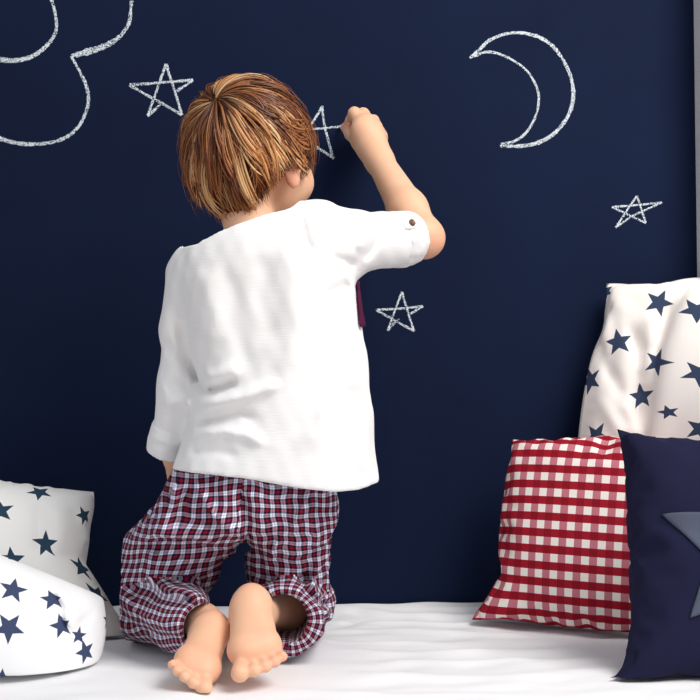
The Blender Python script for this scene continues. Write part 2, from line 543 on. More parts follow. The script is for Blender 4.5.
def foot(Fd, heel, toe, medial, ankle, tilt=0.0, size=1.0):
    heel = np.asarray(heel); L = np.asarray(toe) - heel; ln = np.linalg.norm(L); L = L / ln
    W = np.asarray(medial, float) - L * (np.asarray(medial) @ L); W /= np.linalg.norm(W)
    Nn = np.cross(L, W)
    if Nn @ np.array([0, -.5, .8]) < 0: Nn = -Nn
    W, Nn = W * math.cos(tilt) + Nn * math.sin(tilt), Nn * math.cos(tilt) - W * math.sin(tilt)
    k = ln / .135
    wz = size; k = max(k, .86)
    def q(l, w, n): return heel + L * l * k + W * w * wz + Nn * n * wz
    ax = np.stack([L, W, Nn])
    Fd.ell(q(.000, 0, -.020), np.array([.024 * k, .0205 * wz, .023 * wz]), ax, .012)
    Fd.cone(q(.012, -.003, -.021), q(.075, -.008, -.018), .0205 * wz, .0195 * wz, .014, flat=(Nn, .9))
    Fd.cone(q(.015, .005, -.023), q(.08, .012, -.018), .018 * wz, .0175 * wz, .014)
    Fd.ell(q(.088, .000, -.017), np.array([.026 * k, .0285 * wz, .018 * wz]), ax, .012)
    Fd.ell(q(.090, .0135, -.012), np.array([.019 * k, .015 * wz, .0135 * wz]), ax, .008)
    Fd.ell(q(.084, -.015, -.013), np.array([.019 * k, .013 * wz, .012 * wz]), ax, .008)
    for (l0, w0, l1, w1, r, n1) in ((.106, .0175, .130, .0185, .0108, -.009), (.110, .0035, .129, .0035, .0080, -.007), (.107, -.0075, .124, -.0085, .0074, -.007),
                                (.101, -.0170, .117, -.0190, .0070, -.008), (.094, -.0250, .108, -.0275, .0066, -.009)):
        Fd.cone(q(l0, w0, -.016), q(l1, w1 * 1.06, n1), r * .74 * wz, r * .97 * wz, .0022)
    a = np.asarray(ankle)
    Fd.cone(q(.006, 0, -.030), a, .019 * wz, .018, .014)
    Fd.cone(q(.045, .002, -.034), a, .016 * wz, .018, .014)

def make_body():
    Fd = Field((-.28, -.60, .492), (.16, -.005, 1.26), .0026)
    # torso, well inside the clothes
    tc_ = P(262, 330, -.345); 
    Fd.cone(P(264, 470, -.345), P(262, 380, -.345), .062, .058, .03, flat=((0, 1, 0), .85))
    Fd.cone(P(262, 380, -.345), P(258, 290, -.345), .058, .066, .03, flat=((0, 1, 0), .8))
    Fd.cone(SH_L + [.03, .02, -.012], SH_R + [-.035, .01, -.026], .026, .028, .03)
    # neck and head
    Fd.cone(P(258, 250, -.34), hl(-.004, -.020, -.045), .034, .033, .02)
    Fd.ell(HC, (.0705, .086, .080), AXH, .01)
    Fd.ell(hl(0, .034, -.045), (.046, .050, .050), AXH, .03)
    for s in (-1, 1):
        Fd.ell(hl(s * .030, .060, -.040), (.021, .021, .020), AXH, .02)      # cheeks
    Fd.ell(hl(0, .072, -.082), (.016, .014, .012), AXH, .015)                 # chin
    Fd.cone(hl(0, .088, -.012), hl(0, .099, -.030), .0055, .0085, .010)      # nose
    for s in (-1, 1):
        Fd.cone(hl(s * .006, .096, -.033), hl(s * .007, .095, -.033), .005, .005, .005)
        Fd.ell(hl(s * .028, .086, -.010), (.013, .008, .008), AXH, .008, sub=True)  # eye sockets
    Fd.cone(hl(-.015, .086, -.057), hl(.015, .086, -.057), .0045, .0045, .006)
    Fd.cone(hl(-.012, .084, -.065), hl(.012, .084, -.065), .0050, .0050, .006)
    Fd.cone(hl(-.016, .0935, -.061), hl(.016, .0935, -.061), .0022, .0022, .003, sub=True)
    for s in (-1, 1):                                                         # ears
        e = hl(s * .074, -.008, -.026); axe = np.stack([RT * s + FW * -.35, FW + RT * s * .35, UP]); axe /= np.linalg.norm(axe, axis=1)[:, None]
        Fd.ell(e + UP * .003, (.0065, .0165, .025), axe, .006)
        Fd.ell(e + RT * s * .006 + FW * .002 + UP * .004, (.0050, .0085, .014), axe, .004, sub=True)
        Fd.ell(e - UP * .021 + FW * .004, (.0062, .0090, .0100), axe, .006)
    # right arm
    Fd.cone(SH_R + [0, .01, -.004], EL_R, .022, .0255, .012)
    Fd.cone(EL_R, EL_R + (WR_R - EL_R) * .35, .0255, .0262, .014)
    Fd.cone(EL_R + (WR_R - EL_R) * .35, WR_R, .0262, .0190, .014)
    # right hand: back of the hand, bent fingers, thumb
    Fd.cone(WR_R, P(370, 142, -.095), .0195, .024, .014)
    Fd.cone(P(362, 130, -.095), P(377, 138, -.072), .0175, .0165, .014)
    Fd.cone(P(372, 148, -.10), P(366, 124, -.085), .020, .016, .012)
    for pts, r in (
        ([(361, 125, -.090), (354.5, 113.5, -.073), (351, 120, -.050), (348.5, 126.5, -.035)], (.0105, .0096, .0082, .0068)),
        ([(369, 122, -.080), (363, 114.5, -.055), (353, 122, -.034), (348, 129, -.022)], (.0105, .0098, .0084, .0070)),
        ([(376, 127, -.071), (373, 121, -.043), (362, 128, -.024), (356, 134, -.018)], (.0102, .0092, .0080, .0068)),
        ([(381, 135, -.064), (379, 131, -.038), (370, 136, -.022), (364, 140, -.018)], (.0095, .0082, .0072, .0062))):
        Fd.chain([P(*q) for q in pts], r, .0045)
    Fd.chain([P(370, 151, -.102), P(360, 142, -.088), P(351, 134, -.062), P(345, 127.5, -.041)], (.0150, .0125, .0095, .0072), .005)
    # left arm and its hand on the front of the thigh
    Fd.cone(SH_L + [.008, .01, -.005], EL_L, .019, .016, .008)
    Fd.cone(EL_L, EL_L * .5 + WR_L * .5, .016, .0225, .01); Fd.cone(EL_L * .5 + WR_L * .5, WR_L, .0225, .0185, .01)
    Fd.cone(WR_L, P(196, 514, -.200), .019, .020, .012, flat=((0, 1, 0), .7))
    for k in range(4):
        b_ = P(187 + k * 8, 520 - k * 2, -.195); Fd.chain([b_, b_ + [.010, .010, -.020], b_ + [.016, .013, -.036]], (.0085, .0075, .0062), .004)
    Fd.chain([P(202, 504, -.205), P(213, 506, -.19), P(219, 512, -.18)], (.011, .009, .007), .005)
    # legs under the trousers
    for h, kn, an in ((HIP_L, KN_L, AN_L), (HIP_R, KN_R, AN_R)):
        Fd.cone(h, kn + [.004, 0, .002], .038, .029, .012)
        Fd.cone(kn, kn + (an - kn) * .4, .032, .031, .014); Fd.cone(kn + (an - kn) * .4, an, .032, .018, .014)
    foot(Fd, P(216, 616, -.432), P(197, 664, -.510), (1, .15, 0), AN_L, tilt=-.25, size=.87)
    foot(Fd, P(251, 590, -.437), P(257.5, 665.5, -.522), (-1, 0, 0), AN_R, tilt=0.05, size=.98)
    V, Q = Fd.nets(1)
    V[:, 2] = np.maximum(V[:, 2], BED + .0005)
    V[:, 1] = np.minimum(V[:, 1], -.004)
    me = mesh('body', V, Q, root_loc)
    fl = np.zeros(len(V))
    for c, r, a in ((P(251, 655, -.48), .018, .45), (P(190, 660, -.48), .018, .4), (P(251, 590, -.42), .022, .4), (P(216, 616, -.42), .018, .3), (hl(.074, -.008, -.03), .035, .55), (hl(.03, .07, -.04), .02, .35),
                    (P(435, 240, -.25), .03, .3), (P(345, 127, -.04), .018, .7), (P(354, 113, -.07), .012, .3), (P(170, 672, -.5), .03, .3), (P(235, 672, -.5), .022, .45), (P(280, 665, -.5), .02, .4)):
        fl += a * np.exp(-(np.linalg.norm(V - c, axis=1) / r) ** 2)
    ca = me.color_attributes.new('flush', 'FLOAT_COLOR', 'POINT')
    cc = np.ones((len(V), 4), np.float32); cc[:, :3] = np.clip(fl, 0, 1)[:, None]; ca.data.foreach_set('color', cc.ravel())
    link('body', me, M['skin'], person)
make_body()

# ---- eyes
def sphere(c, r, nu=20, nv=12):
    V = []; F = []
    for j in range(nv + 1):
        a = math.pi * j / nv
        for i in range(nu):
            b = 2 * math.pi * i / nu; V.append((c[0] + r * math.sin(a) * math.cos(b), c[1] + r * math.sin(a) * math.sin(b), c[2] + r * math.cos(a)))
    for j in range(nv):
        for i in range(nu): F.append((j * nu + i, (j + 1) * nu + i, (j + 1) * nu + (i + 1) % nu, j * nu + (i + 1) % nu))
    return np.array(V), np.array(F)

# ---- shirt
def px_rows(rows, cy, ry):
    out = []
    for i, (py, l, r) in enumerate(rows):
        c = cy[i] if isinstance(cy, (list, tuple)) else cy
        a, b = P(l, py, c), P(r, py, c)
        out.append((a[2], (a[0] + b[0]) / 2, c, (b[0] - a[0]) / 2, ry[i]))
    return out

SHIRT_FOLDS = [
    ([(178, 318), (182, 340), (187, 360), (196, 378), (208, 391)], 6, -.0065),          # between sleeve and back
    ([(205, 391), (222, 388), (238, 381)], 5, -.0065), ([(203, 380), (222, 374), (240, 366)], 7, .004),
    ([(196, 410), (214, 404), (245, 397), (285, 383)], 8, .0055, .6), ([(194, 424), (220, 420), (240, 414), (258, 420)], 5, -.004),
    ([(196, 436), (222, 432), (246, 436), (268, 446)], 7, .004, .6), ([(188, 452), (215, 450), (240, 456)], 5, -.0025),
    ([(284, 232), (296, 280), (300, 330), (284, 390)], 16, .0035), ([(312, 240), (322, 300), (316, 350), (296, 400)], 13, -.0035),
    ([(228, 262), (236, 310), (246, 360), (238, 384)], 12, -.0028), ([(262, 250), (264, 300), (268, 350)], 14, -.0022),
    ([(205, 265), (212, 310), (214, 350)], 12, .0025), ([(352, 330), (345, 380), (318, 430), (290, 450)], 14, .0035, .6),
    ([(358, 380), (350, 420), (335, 455)], 10, -.0025), ([(366, 400), (362, 440), (358, 478)], 9, .003),
    ([(303, 206), (300, 218), (304, 236), (312, 256)], 5, -.0035), ([(318, 206), (322, 220), (330, 240)], 7, .003),
    ([(356, 268), (346, 262), (330, 258)], 6, -.003), ([(352, 284), (340, 290), (322, 300)], 8, -.003),
    ([(386, 216), (383, 232), (372, 250), (362, 262)], 4, -.003), ([(372, 214), (366, 236), (356, 252)], 5, .0025),
    ([(166, 392), (176, 384), (190, 384)], 6, -.003), ([(163, 408), (176, 402), (192, 402)], 6, .003), ([(164, 340), (172, 352), (184, 360)], 6, -.002)]
def make_shirt():
    Fd = Field((-.27, -.50, .66), (.11, -.17, 1.10), .0029)
    rows = [(207, 268, 326), (214, 246, 340), (226, 214, 350), (240, 189, 356), (258, 178, 357), (285, 178, 356), (320, 181, 360), (355, 186, 365), (390, 190, 369), (425, 187, 372), (455, 178, 375), (475, 171, 379), (500, 169, 381)]
    ry = [.045, .060, .072, .080, .086, .090, .092, .092, .092, .092, .095, .098, .098]
    Fd.loft(px_rows(rows, -.345, ry), 0)
    Fd.chain([P(318, 240, -.345), P(350, 241, -.325), P(385, 240, -.285), P(400, 240, -.264)], (m(35, -.345), m(29, -.32), m(25.5, -.28), m(22.5, -.26)), .022)
    Fd.chain([P(196, 277, -.35), P(186, 330, -.345), P(181, 385, -.34), P(173, 428, -.32)], (m(31, -.35), m(25, -.35), m(22, -.34), m(19.5, -.32)), .014)
    X, Y, Z = Fd.grid()
    q = np.stack(np.broadcast_arrays(X, Y, Z), -1)
    px, py = proj(q)
    back = np.clip((-.30 - Y) / .05, 0, 1)
    w = np.zeros(Fd.F.shape, np.float32)
    near = np.abs(Fd.F) < .035
    bx = np.broadcast_to(back, near.shape)[near]
    w[near] = 1.7 * ridges(px[near], py[near], SHIRT_FOLDS) * (.1 + .9 * bx)
    qq = q[near]
    w[near] += .0012 * wob(qq[:, 0], qq[:, 1], qq[:, 2] * .5, 45, 11) + .0005 * wob(qq[:, 0], qq[:, 1], qq[:, 2], 140, 12)
    solid = Fd.F.copy()
    Fd.F -= w
    Fd.F = np.maximum(Fd.F, -(solid + .021))
    # open hem, neck and sleeve ends
    hem = np.interp(px, [150, 172, 210, 250, 300, 335, 360, 381, 400], [470, 471, 473, 477, 486, 490.5, 489, 483.5, 482])
    hz = np.interp(X, [P(a, 480, -.40)[0] for a in (150, 172, 210, 250, 300, 335, 360, 381, 400)],
                   [P(300, a, -.40)[2] for a in (470, 471, 473, 477, 486, 490.5, 489, 483.5, 482)])
    sl_l = (X < P(196, 440, -.33)[0]) & (py < 462)
    Fd.F = np.maximum(Fd.F, hz - Z)
    nx = [P(a, 230, -.41)[0] for a in (150, 185, 197, 228, 260, 284, 291, 300, 420)]
    nz = [P(300, a, -.41)[2] for a in (200, 236, 240.5, 229, 217, 208, 203, 190, 190)]
    zl = np.where(X > P(297, 230, -.41)[0], 9.0, np.interp(X, nx, nz))
    Fd.F = np.maximum(Fd.F, (Z - zl + .40 * (Y + .41)) * .9)
    for a, b in ((P(403, 240, -.262), EL_R), (P(173, 430, -.32), P(165, 470, -.30))):
        dr = (b - a) / np.linalg.norm(b - a)
        loc = ((X - a[0]) ** 2 + (Y - a[1]) ** 2 + (Z - a[2]) ** 2) < .055 ** 2
        Fd.F = np.where(loc, np.maximum(Fd.F, (X - a[0]) * dr[0] + (Y - a[1]) * dr[1] + (Z - a[2]) * dr[2] - .004), Fd.F)
    V, Q = Fd.nets(1)
    o = part('shirt', V, Q, M['shirt'])
    # pocket: a maroon patch on the right of the chest, wrapping out of sight
    N = vnormals(V, Q)
    vx, vy = proj(V)
    pc = V[Q].mean(1); cx, cy = proj(pc)
    edge = np.interp(cy, [280, 300, 326], [356.2, 357.2, 359.2])
    nf = N[Q].mean(1)
    ctr = np.array([P(268, 300, -.345)[0], -.345])
    outward = (nf[:, 0] * (pc[:, 0] - ctr[0]) + nf[:, 1] * (pc[:, 1] - ctr[1])) > 0
    sel = (cy > 281.5) & (cy < 326.5) & (cx > edge - 1.5) & (pc[:, 1] > -.40) & outward & (pc[:, 0] > P(345, 300, -.345)[0] - .05) & ((pc[:, 1] > -.345) | (cx > edge - 1.5)) & (nf[:, 2] > -.6)
    sel &= ~((pc[:, 1] > -.25) & (pc[:, 0] < P(318, 300, -.25)[0]))
    qs = Q[sel]; u, inv = np.unique(qs, return_inverse=True)
    VV = V[u] + N[u] * .0026
    po = link('pocket', mesh('pocket', VV, inv.reshape(qs.shape), root_loc), M['maroon'], o)
    sd = po.modifiers.new('thick', 'SOLIDIFY'); sd.thickness = .0022; sd.offset = 1
    po['label'] = 'maroon patch pocket'
    return o
shirt = make_shirt()

def make_cuff(a, b, ra, rb, seed, folds, tilt=None):
    """a turned-up sleeve end: a thick soft ring from a to b"""
    a, b = np.asarray(a), np.asarray(b); ab = b - a; L = np.linalg.norm(ab); d = ab / L
    R = max(ra, rb) + .012
    Fd = Field(np.minimum(a, b) - R, np.maximum(a, b) + R, .0022)
    X, Y, Z = Fd.grid()
    x, y, z = X - a[0], Y - a[1], Z - a[2]
    t = x * d[0] + y * d[1] + z * d[2]
    rr = np.sqrt(np.maximum(x * x + y * y + z * z - t * t, 1e-10))
    wv = .0012 * wob(X, Y, Z, 70, seed) + .0005 * wob(X, Y, Z, 190, seed + 1)
    px, py = proj(np.stack(np.broadcast_arrays(X, Y, Z), -1))
    wv = wv + ridges(px, py, folds)
    rad = ra + (rb - ra) * np.clip(t / L, 0, 1) + wv
    th = .0055
    dr = np.abs(rr - rad + th * .5) - th * .5 
    dt = np.abs(t - L / 2 + .002 * wob(X, Y, Z, 40, seed + 2)) - L / 2
    e = np.sqrt(np.maximum(dr + .002, 0) ** 2 + np.maximum(dt + .002, 0) ** 2) + np.minimum(np.maximum(dr + .002, dt + .002), 0) - .002
    Fd.F = e.astype(np.float32)
    V, Q = Fd.nets(1)
    return link('cuff', mesh('cuff', V, Q, root_loc), M['shirt'], shirt)
cr_dir = (EL_R - P(385, 240, -.285)); cr_dir /= np.linalg.norm(cr_dir)
ca = P(391, 240, -.277); make_cuff(ca, ca + cr_dir * .037 + np.array([0, 0, .001]), m(29, -.27), m(27.5, -.26), 21, [([(393, 232), (400, 245), (398, 262)], 3, .0025), ([(404, 224), (410, 244), (404, 262)], 3, -.0025), ([(402, 236), (396, 250)], 2.5, -.003)])
make_cuff(P(173.5, 424, -.325), P(169, 451, -.31), m(20.5, -.32), m(22.8, -.31), 31, [([(150, 436), (170, 444), (190, 446)], 3, .002), ([(156, 428), (172, 434), (190, 436)], 3, -.002)])
# tab and button that hold the rolled sleeve
def frame_box(c, ex, ey, ez, sx, sy, sz):
    v, f = box((-sx, -sy, -sz), (sx, sy, sz))
    return np.array([np.asarray(c) + ex * p[0] + ey * p[1] + ez * p[2] for p in v]), f
nb = np.array([0, -.96, .27]); nb = nb - cr_dir * (nb @ cr_dir); nb /= np.linalg.norm(nb)
bt = ca + cr_dir * .004 + nb * (m(29, -.27) + .0016)
e1 = cr_dir - nb * (cr_dir @ nb); e1 /= np.linalg.norm(e1); e2 = np.cross(nb, e1)
v, f = frame_box(bt + e1 * -.004 - nb * .0015 , e1, e2, nb, .010, .0075, .0022)
bevel(link('sleeve_tab', mesh('sleeve_tab', v, f, root_loc), M['shirt'], shirt), .002, 3)
bv, bf = [], []
prof = [(0, .0008), (.0028, .0008), (.0036, .0018), (.0044, .0016), (.0047, .0004), (.0045, -.0008)]
for i, (r, hgt) in enumerate(prof):
    for k in range(24):
        a = 2 * math.pi * k / 24; bv.append(bt + nb * (hgt + .0022) + e1 * r * math.cos(a) + e2 * r * math.sin(a))
for i in range(len(prof) - 1):
    for k in range(24): bf.append((i * 24 + k, i * 24 + (k + 1) % 24, (i + 1) * 24 + (k + 1) % 24, (i + 1) * 24 + k))
bo = link('button', mesh('button', bv, bf, root_loc), M['button'], shirt); bo['label'] = 'small brown button'

# ---- trousers
TR_FOLDS = [
    ([(134, 540), (165, 536), (195, 538), (226, 544)], 13, .0095, .22), ([(136, 548), (170, 545), (205, 548), (224, 554)], 5, -.003),
    ([(194, 480), (206, 506), (224, 528), (242, 540)], 9, .0065, .3), ([(178, 484), (172, 505), (158, 530)], 6, .004), ([(188, 484), (184, 508), (172, 532)], 5, -.004),
    ([(240, 486), (246, 512), (250, 545)], 5, -.006), ([(310, 492), (296, 520), (276, 545), (262, 574)], 9, .0065, .3), ([(318, 494), (306, 522), (284, 548), (270, 578)], 5, -.004),
    ([(326, 500), (318, 518), (320, 536)], 5, -.002), ([(322, 545), (312, 556), (304, 574), (302, 590)], 5, -.003), ([(326, 552), (318, 566), (312, 590)], 5, .003),
    ([(140, 560), (150, 580), (170, 590), (206, 596)], 6, .004), ([(124, 580), (140, 594), (160, 601), (206, 604)], 5, -.0035), ([(150, 550), (156, 568), (150, 582)], 8, .003), ([(190, 552), (186, 568), (194, 584)], 8, .003),
    ([(120, 590), (134, 612), (160, 622), (190, 628)], 5, .004), ([(116, 606), (136, 626), (166, 636), (196, 640)], 4, -.003),
    ([(124, 570), (134, 560), (146, 556)], 5, -.004), ([(252, 560), (256, 580), (262, 596)], 5, .003),
    ([(300, 590), (316, 600), (330, 606)], 5, -.005), ([(296, 604), (312, 616), (326, 640)], 5, .004), ([(320, 612), (328, 626), (324, 646)], 4, -.003),
    ([(232, 548), (244, 544), (258, 552), (264, 566)], 5, -.004), ([(206, 484), (214, 500), (218, 520)], 5, -.003), ([(276, 490), (280, 510), (278, 530)], 6, -.0025)]
TH_L = (P(206, 515, -.345), P(143, 594, -.24)); TH_R = (P(287, 515, -.345), P(287, 594, -.245))
def zlift(p, r): p = np.array(p); p[2] = max(p[2], BED + r + .002); return p
SN_L = (zlift(P(134, 608, -.25), .050), zlift(P(203, 626, -.415), .034)); SN_R = (zlift(P(297, 604, -.25), .044), zlift(P(289, 619, -.385), .041))
def make_trousers():
    Fd = Field((-.29, -.47, BED - .004), (.06, -.14, .80), .0029)
    rows = [(448, 196, 326), (470, 181, 331), (490, 169, 333), (508, 161, 333), (524, 156, 327), (535, 166, 314)]
    Fd.loft(px_rows(rows, -.345, [.074, .082, .088, .090, .082, .06]), 0, 2.2)
    Fd.cone(TH_L[0], TH_L[1], m(47, -.345), m(46, -.24), .024)
    Fd.cone(TH_R[0], TH_R[1], m(46, -.345), m(41, -.245), .024)
    Fd.cone(SN_L[0], SN_L[1], .050, .035, .010)
    Fd.cone(SN_R[0], SN_R[1], .050, .043, .010)
    Fd.put(lambda X, Y, Z: np.sqrt((X - P(231, 0, -.30)[0]) ** 2 * 1.0 + (np.maximum(Z - P(0, 566, -.30)[2], 0)) ** 2 * .8) - .010 + 0 * Y, (P(222, 560, -.3)[0], -.47, BED), (P(240, 560, -.3)[0], -.2, P(0, 548, -.3)[2]), .016, sub=True)
    X, Y, Z = Fd.grid()
    q = np.stack(np.broadcast_arrays(X, Y, Z), -1)
    near = np.abs(Fd.F) < .022
    qq = q[near]; px, py = proj(qq)
    w = np.zeros(Fd.F.shape, np.float32)
    w[near] = 1.9 * ridges(px, py, TR_FOLDS) * (.15 + .85 * np.clip((-.20 - qq[:, 1]) / .06, 0, 1)) + .0030 * wob(qq[:, 0], qq[:, 1] * .6, qq[:, 2], 50, 41) + .0014 * wob(qq[:, 0], qq[:, 1], qq[:, 2], 130, 42)
    Fd.F -= w
    solid = Fd.F.copy()
    # hollow the ends of the legs
    for (a, b), r in ((SN_L, .026), (SN_R, .031)):
        d = (b - a) / np.linalg.norm(b - a)
        t = (X - a[0]) * d[0] + (Y - a[1]) * d[1] + (Z - a[2]) * d[2]; L = np.linalg.norm(b - a)
        loc = ((X - b[0]) ** 2 + (Y - b[1]) ** 2 + (Z - b[2]) ** 2) < .075 ** 2
        c = np.where(loc, t - L - .006 - .004 * wob(X, Y, Z, 60, 5), -1)
        Fd.F = np.maximum(Fd.F, c)
        e = b + d * .05
        o_ = np.array([-.007, 0, 0]) if r > .03 else 0
        Fd.cone(b - d * .085 + o_, e + o_, r - .005, r, .006, sub=True)
    Fd.F = np.maximum(Fd.F, BED + .0005 - Z)
    V, Q = Fd.nets(1)
    me = mesh('trousers', V, Q, root_loc)
    # cloth coordinates: round and along each leg, panel by panel
    C = V[Q].mean(1)
    def cd(C, s): 
        a, b = s; ab = b - a; t = np.clip(((C - a) @ ab) / (ab @ ab), -1.0, 1.15)
        return np.linalg.norm(C - a - t[:, None] * ab, axis=1)
    segs = [TH_L, TH_R, SN_L, SN_R]
    D = np.stack([cd(C, s) - r for s, r in zip(segs, (.06, .058, .046, .047))], 1)
    xm = np.interp(C[:, 2], [P(0, 548, -.38)[2], P(0, 480, -.38)[2]], [P(240, 0, -.40)[0], P(247, 0, -.40)[0]])
    left = C[:, 0] < xm
    D[left, 1] = 9; D[left, 3] = 9; D[~left, 0] = 9; D[~left, 2] = 9
    cx, cyy = proj(C)
    cls = D.argmin(1)
    up = C[:, 2] > P(0, 560, -.36)[2]
    cls = np.where(up, np.where(left, 0, 1), cls)
    uv = np.zeros((len(Q), 4, 2)); PER = .0134
    for k, (a, b) in enumerate(segs):
        s = cls == k
        if not s.any(): continue
        v = V[Q[s]]
        wu = .0028 * wob(v[..., 0], v[..., 1], v[..., 2], 34, 51 + k) + .0013 * wob(v[..., 0], v[..., 1], v[..., 2], 90, 61 + k)
        wv_ = .0028 * wob(v[..., 0], v[..., 1], v[..., 2], 34, 71 + k) + .0013 * wob(v[..., 0], v[..., 1], v[..., 2], 90, 81 + k)
        if k < 2:                                          # the seat and thigh panels hang from the waist
            zt = [P(0, q_, -.36)[2] for q_ in (640, 594, 545, 515, 470)]
            xa = [P(q_, 500, y_)[0] for q_, y_ in zip((188, 192, 200, 206, 210) if k == 0 else (292, 290, 288, 287, 287), (-.25, -.26, -.31, -.345, -.345))]
            R = .100 if k == 0 else .064
            ds = v[..., 0] - np.interp(v[..., 2], zt, xa)
            sn = np.clip(ds / R, -.97, .97); an_ = np.arcsin(sn)
            front = (v[..., 1].mean(1) > np.interp(v[..., 2].mean(1), [b[2], a[2]], [b[1], a[1]]) + .02)[:, None]
            an_ = np.where(front, np.sign(sn.mean(1))[:, None] * math.pi - an_, an_)
            uv[s] = np.stack([(an_ * R + wu) / PER, (-v[..., 2] * 1.12 + ds * (.10 if k == 0 else -.06) + wv_) / PER], -1)
            continue
        d = (b - a) / np.linalg.norm(b - a)
        if k < 2:
            d = d * np.array([.55 if k == 0 else 1, .4, 1]); d /= np.linalg.norm(d)
        ref = np.array([0, -1.0, 0]) if k < 2 else np.array([0, 0, 1.0])
        e1_ = ref - d * (ref @ d); e1_ /= np.linalg.norm(e1_); e2_ = np.cross(d, e1_)
        r = v - a; t = r @ d
        ang = np.arctan2(r @ e2_, r @ e1_); R = (.075 if k < 2 else .048)
        a0 = ang[:, :1]; ang = a0 + (ang - a0 + math.pi) % (2 * math.pi) - math.pi
        wu = .0035 * wob(v[..., 0], v[..., 1], v[..., 2], 32, 51 + k) + .0016 * wob(v[..., 0], v[..., 1], v[..., 2], 85, 61 + k)
        wv_ = .0035 * wob(v[..., 0], v[..., 1], v[..., 2], 32, 71 + k) + .0016 * wob(v[..., 0], v[..., 1], v[..., 2], 85, 81 + k)
        rad_ = np.linalg.norm(r - t[..., None] * d, axis=-1)
        uv[s] = np.stack([(ang * R + wu) / PER, (t + 1.6 * np.maximum(0, .043 - rad_) + wv_) / PER], -1)
    # the mesh may have been re-ordered by nothing: quads in the order given
    set_uv(me, uv.reshape(-1, 2))
    link('trousers', me, M['plaid'], person)
make_trousers()

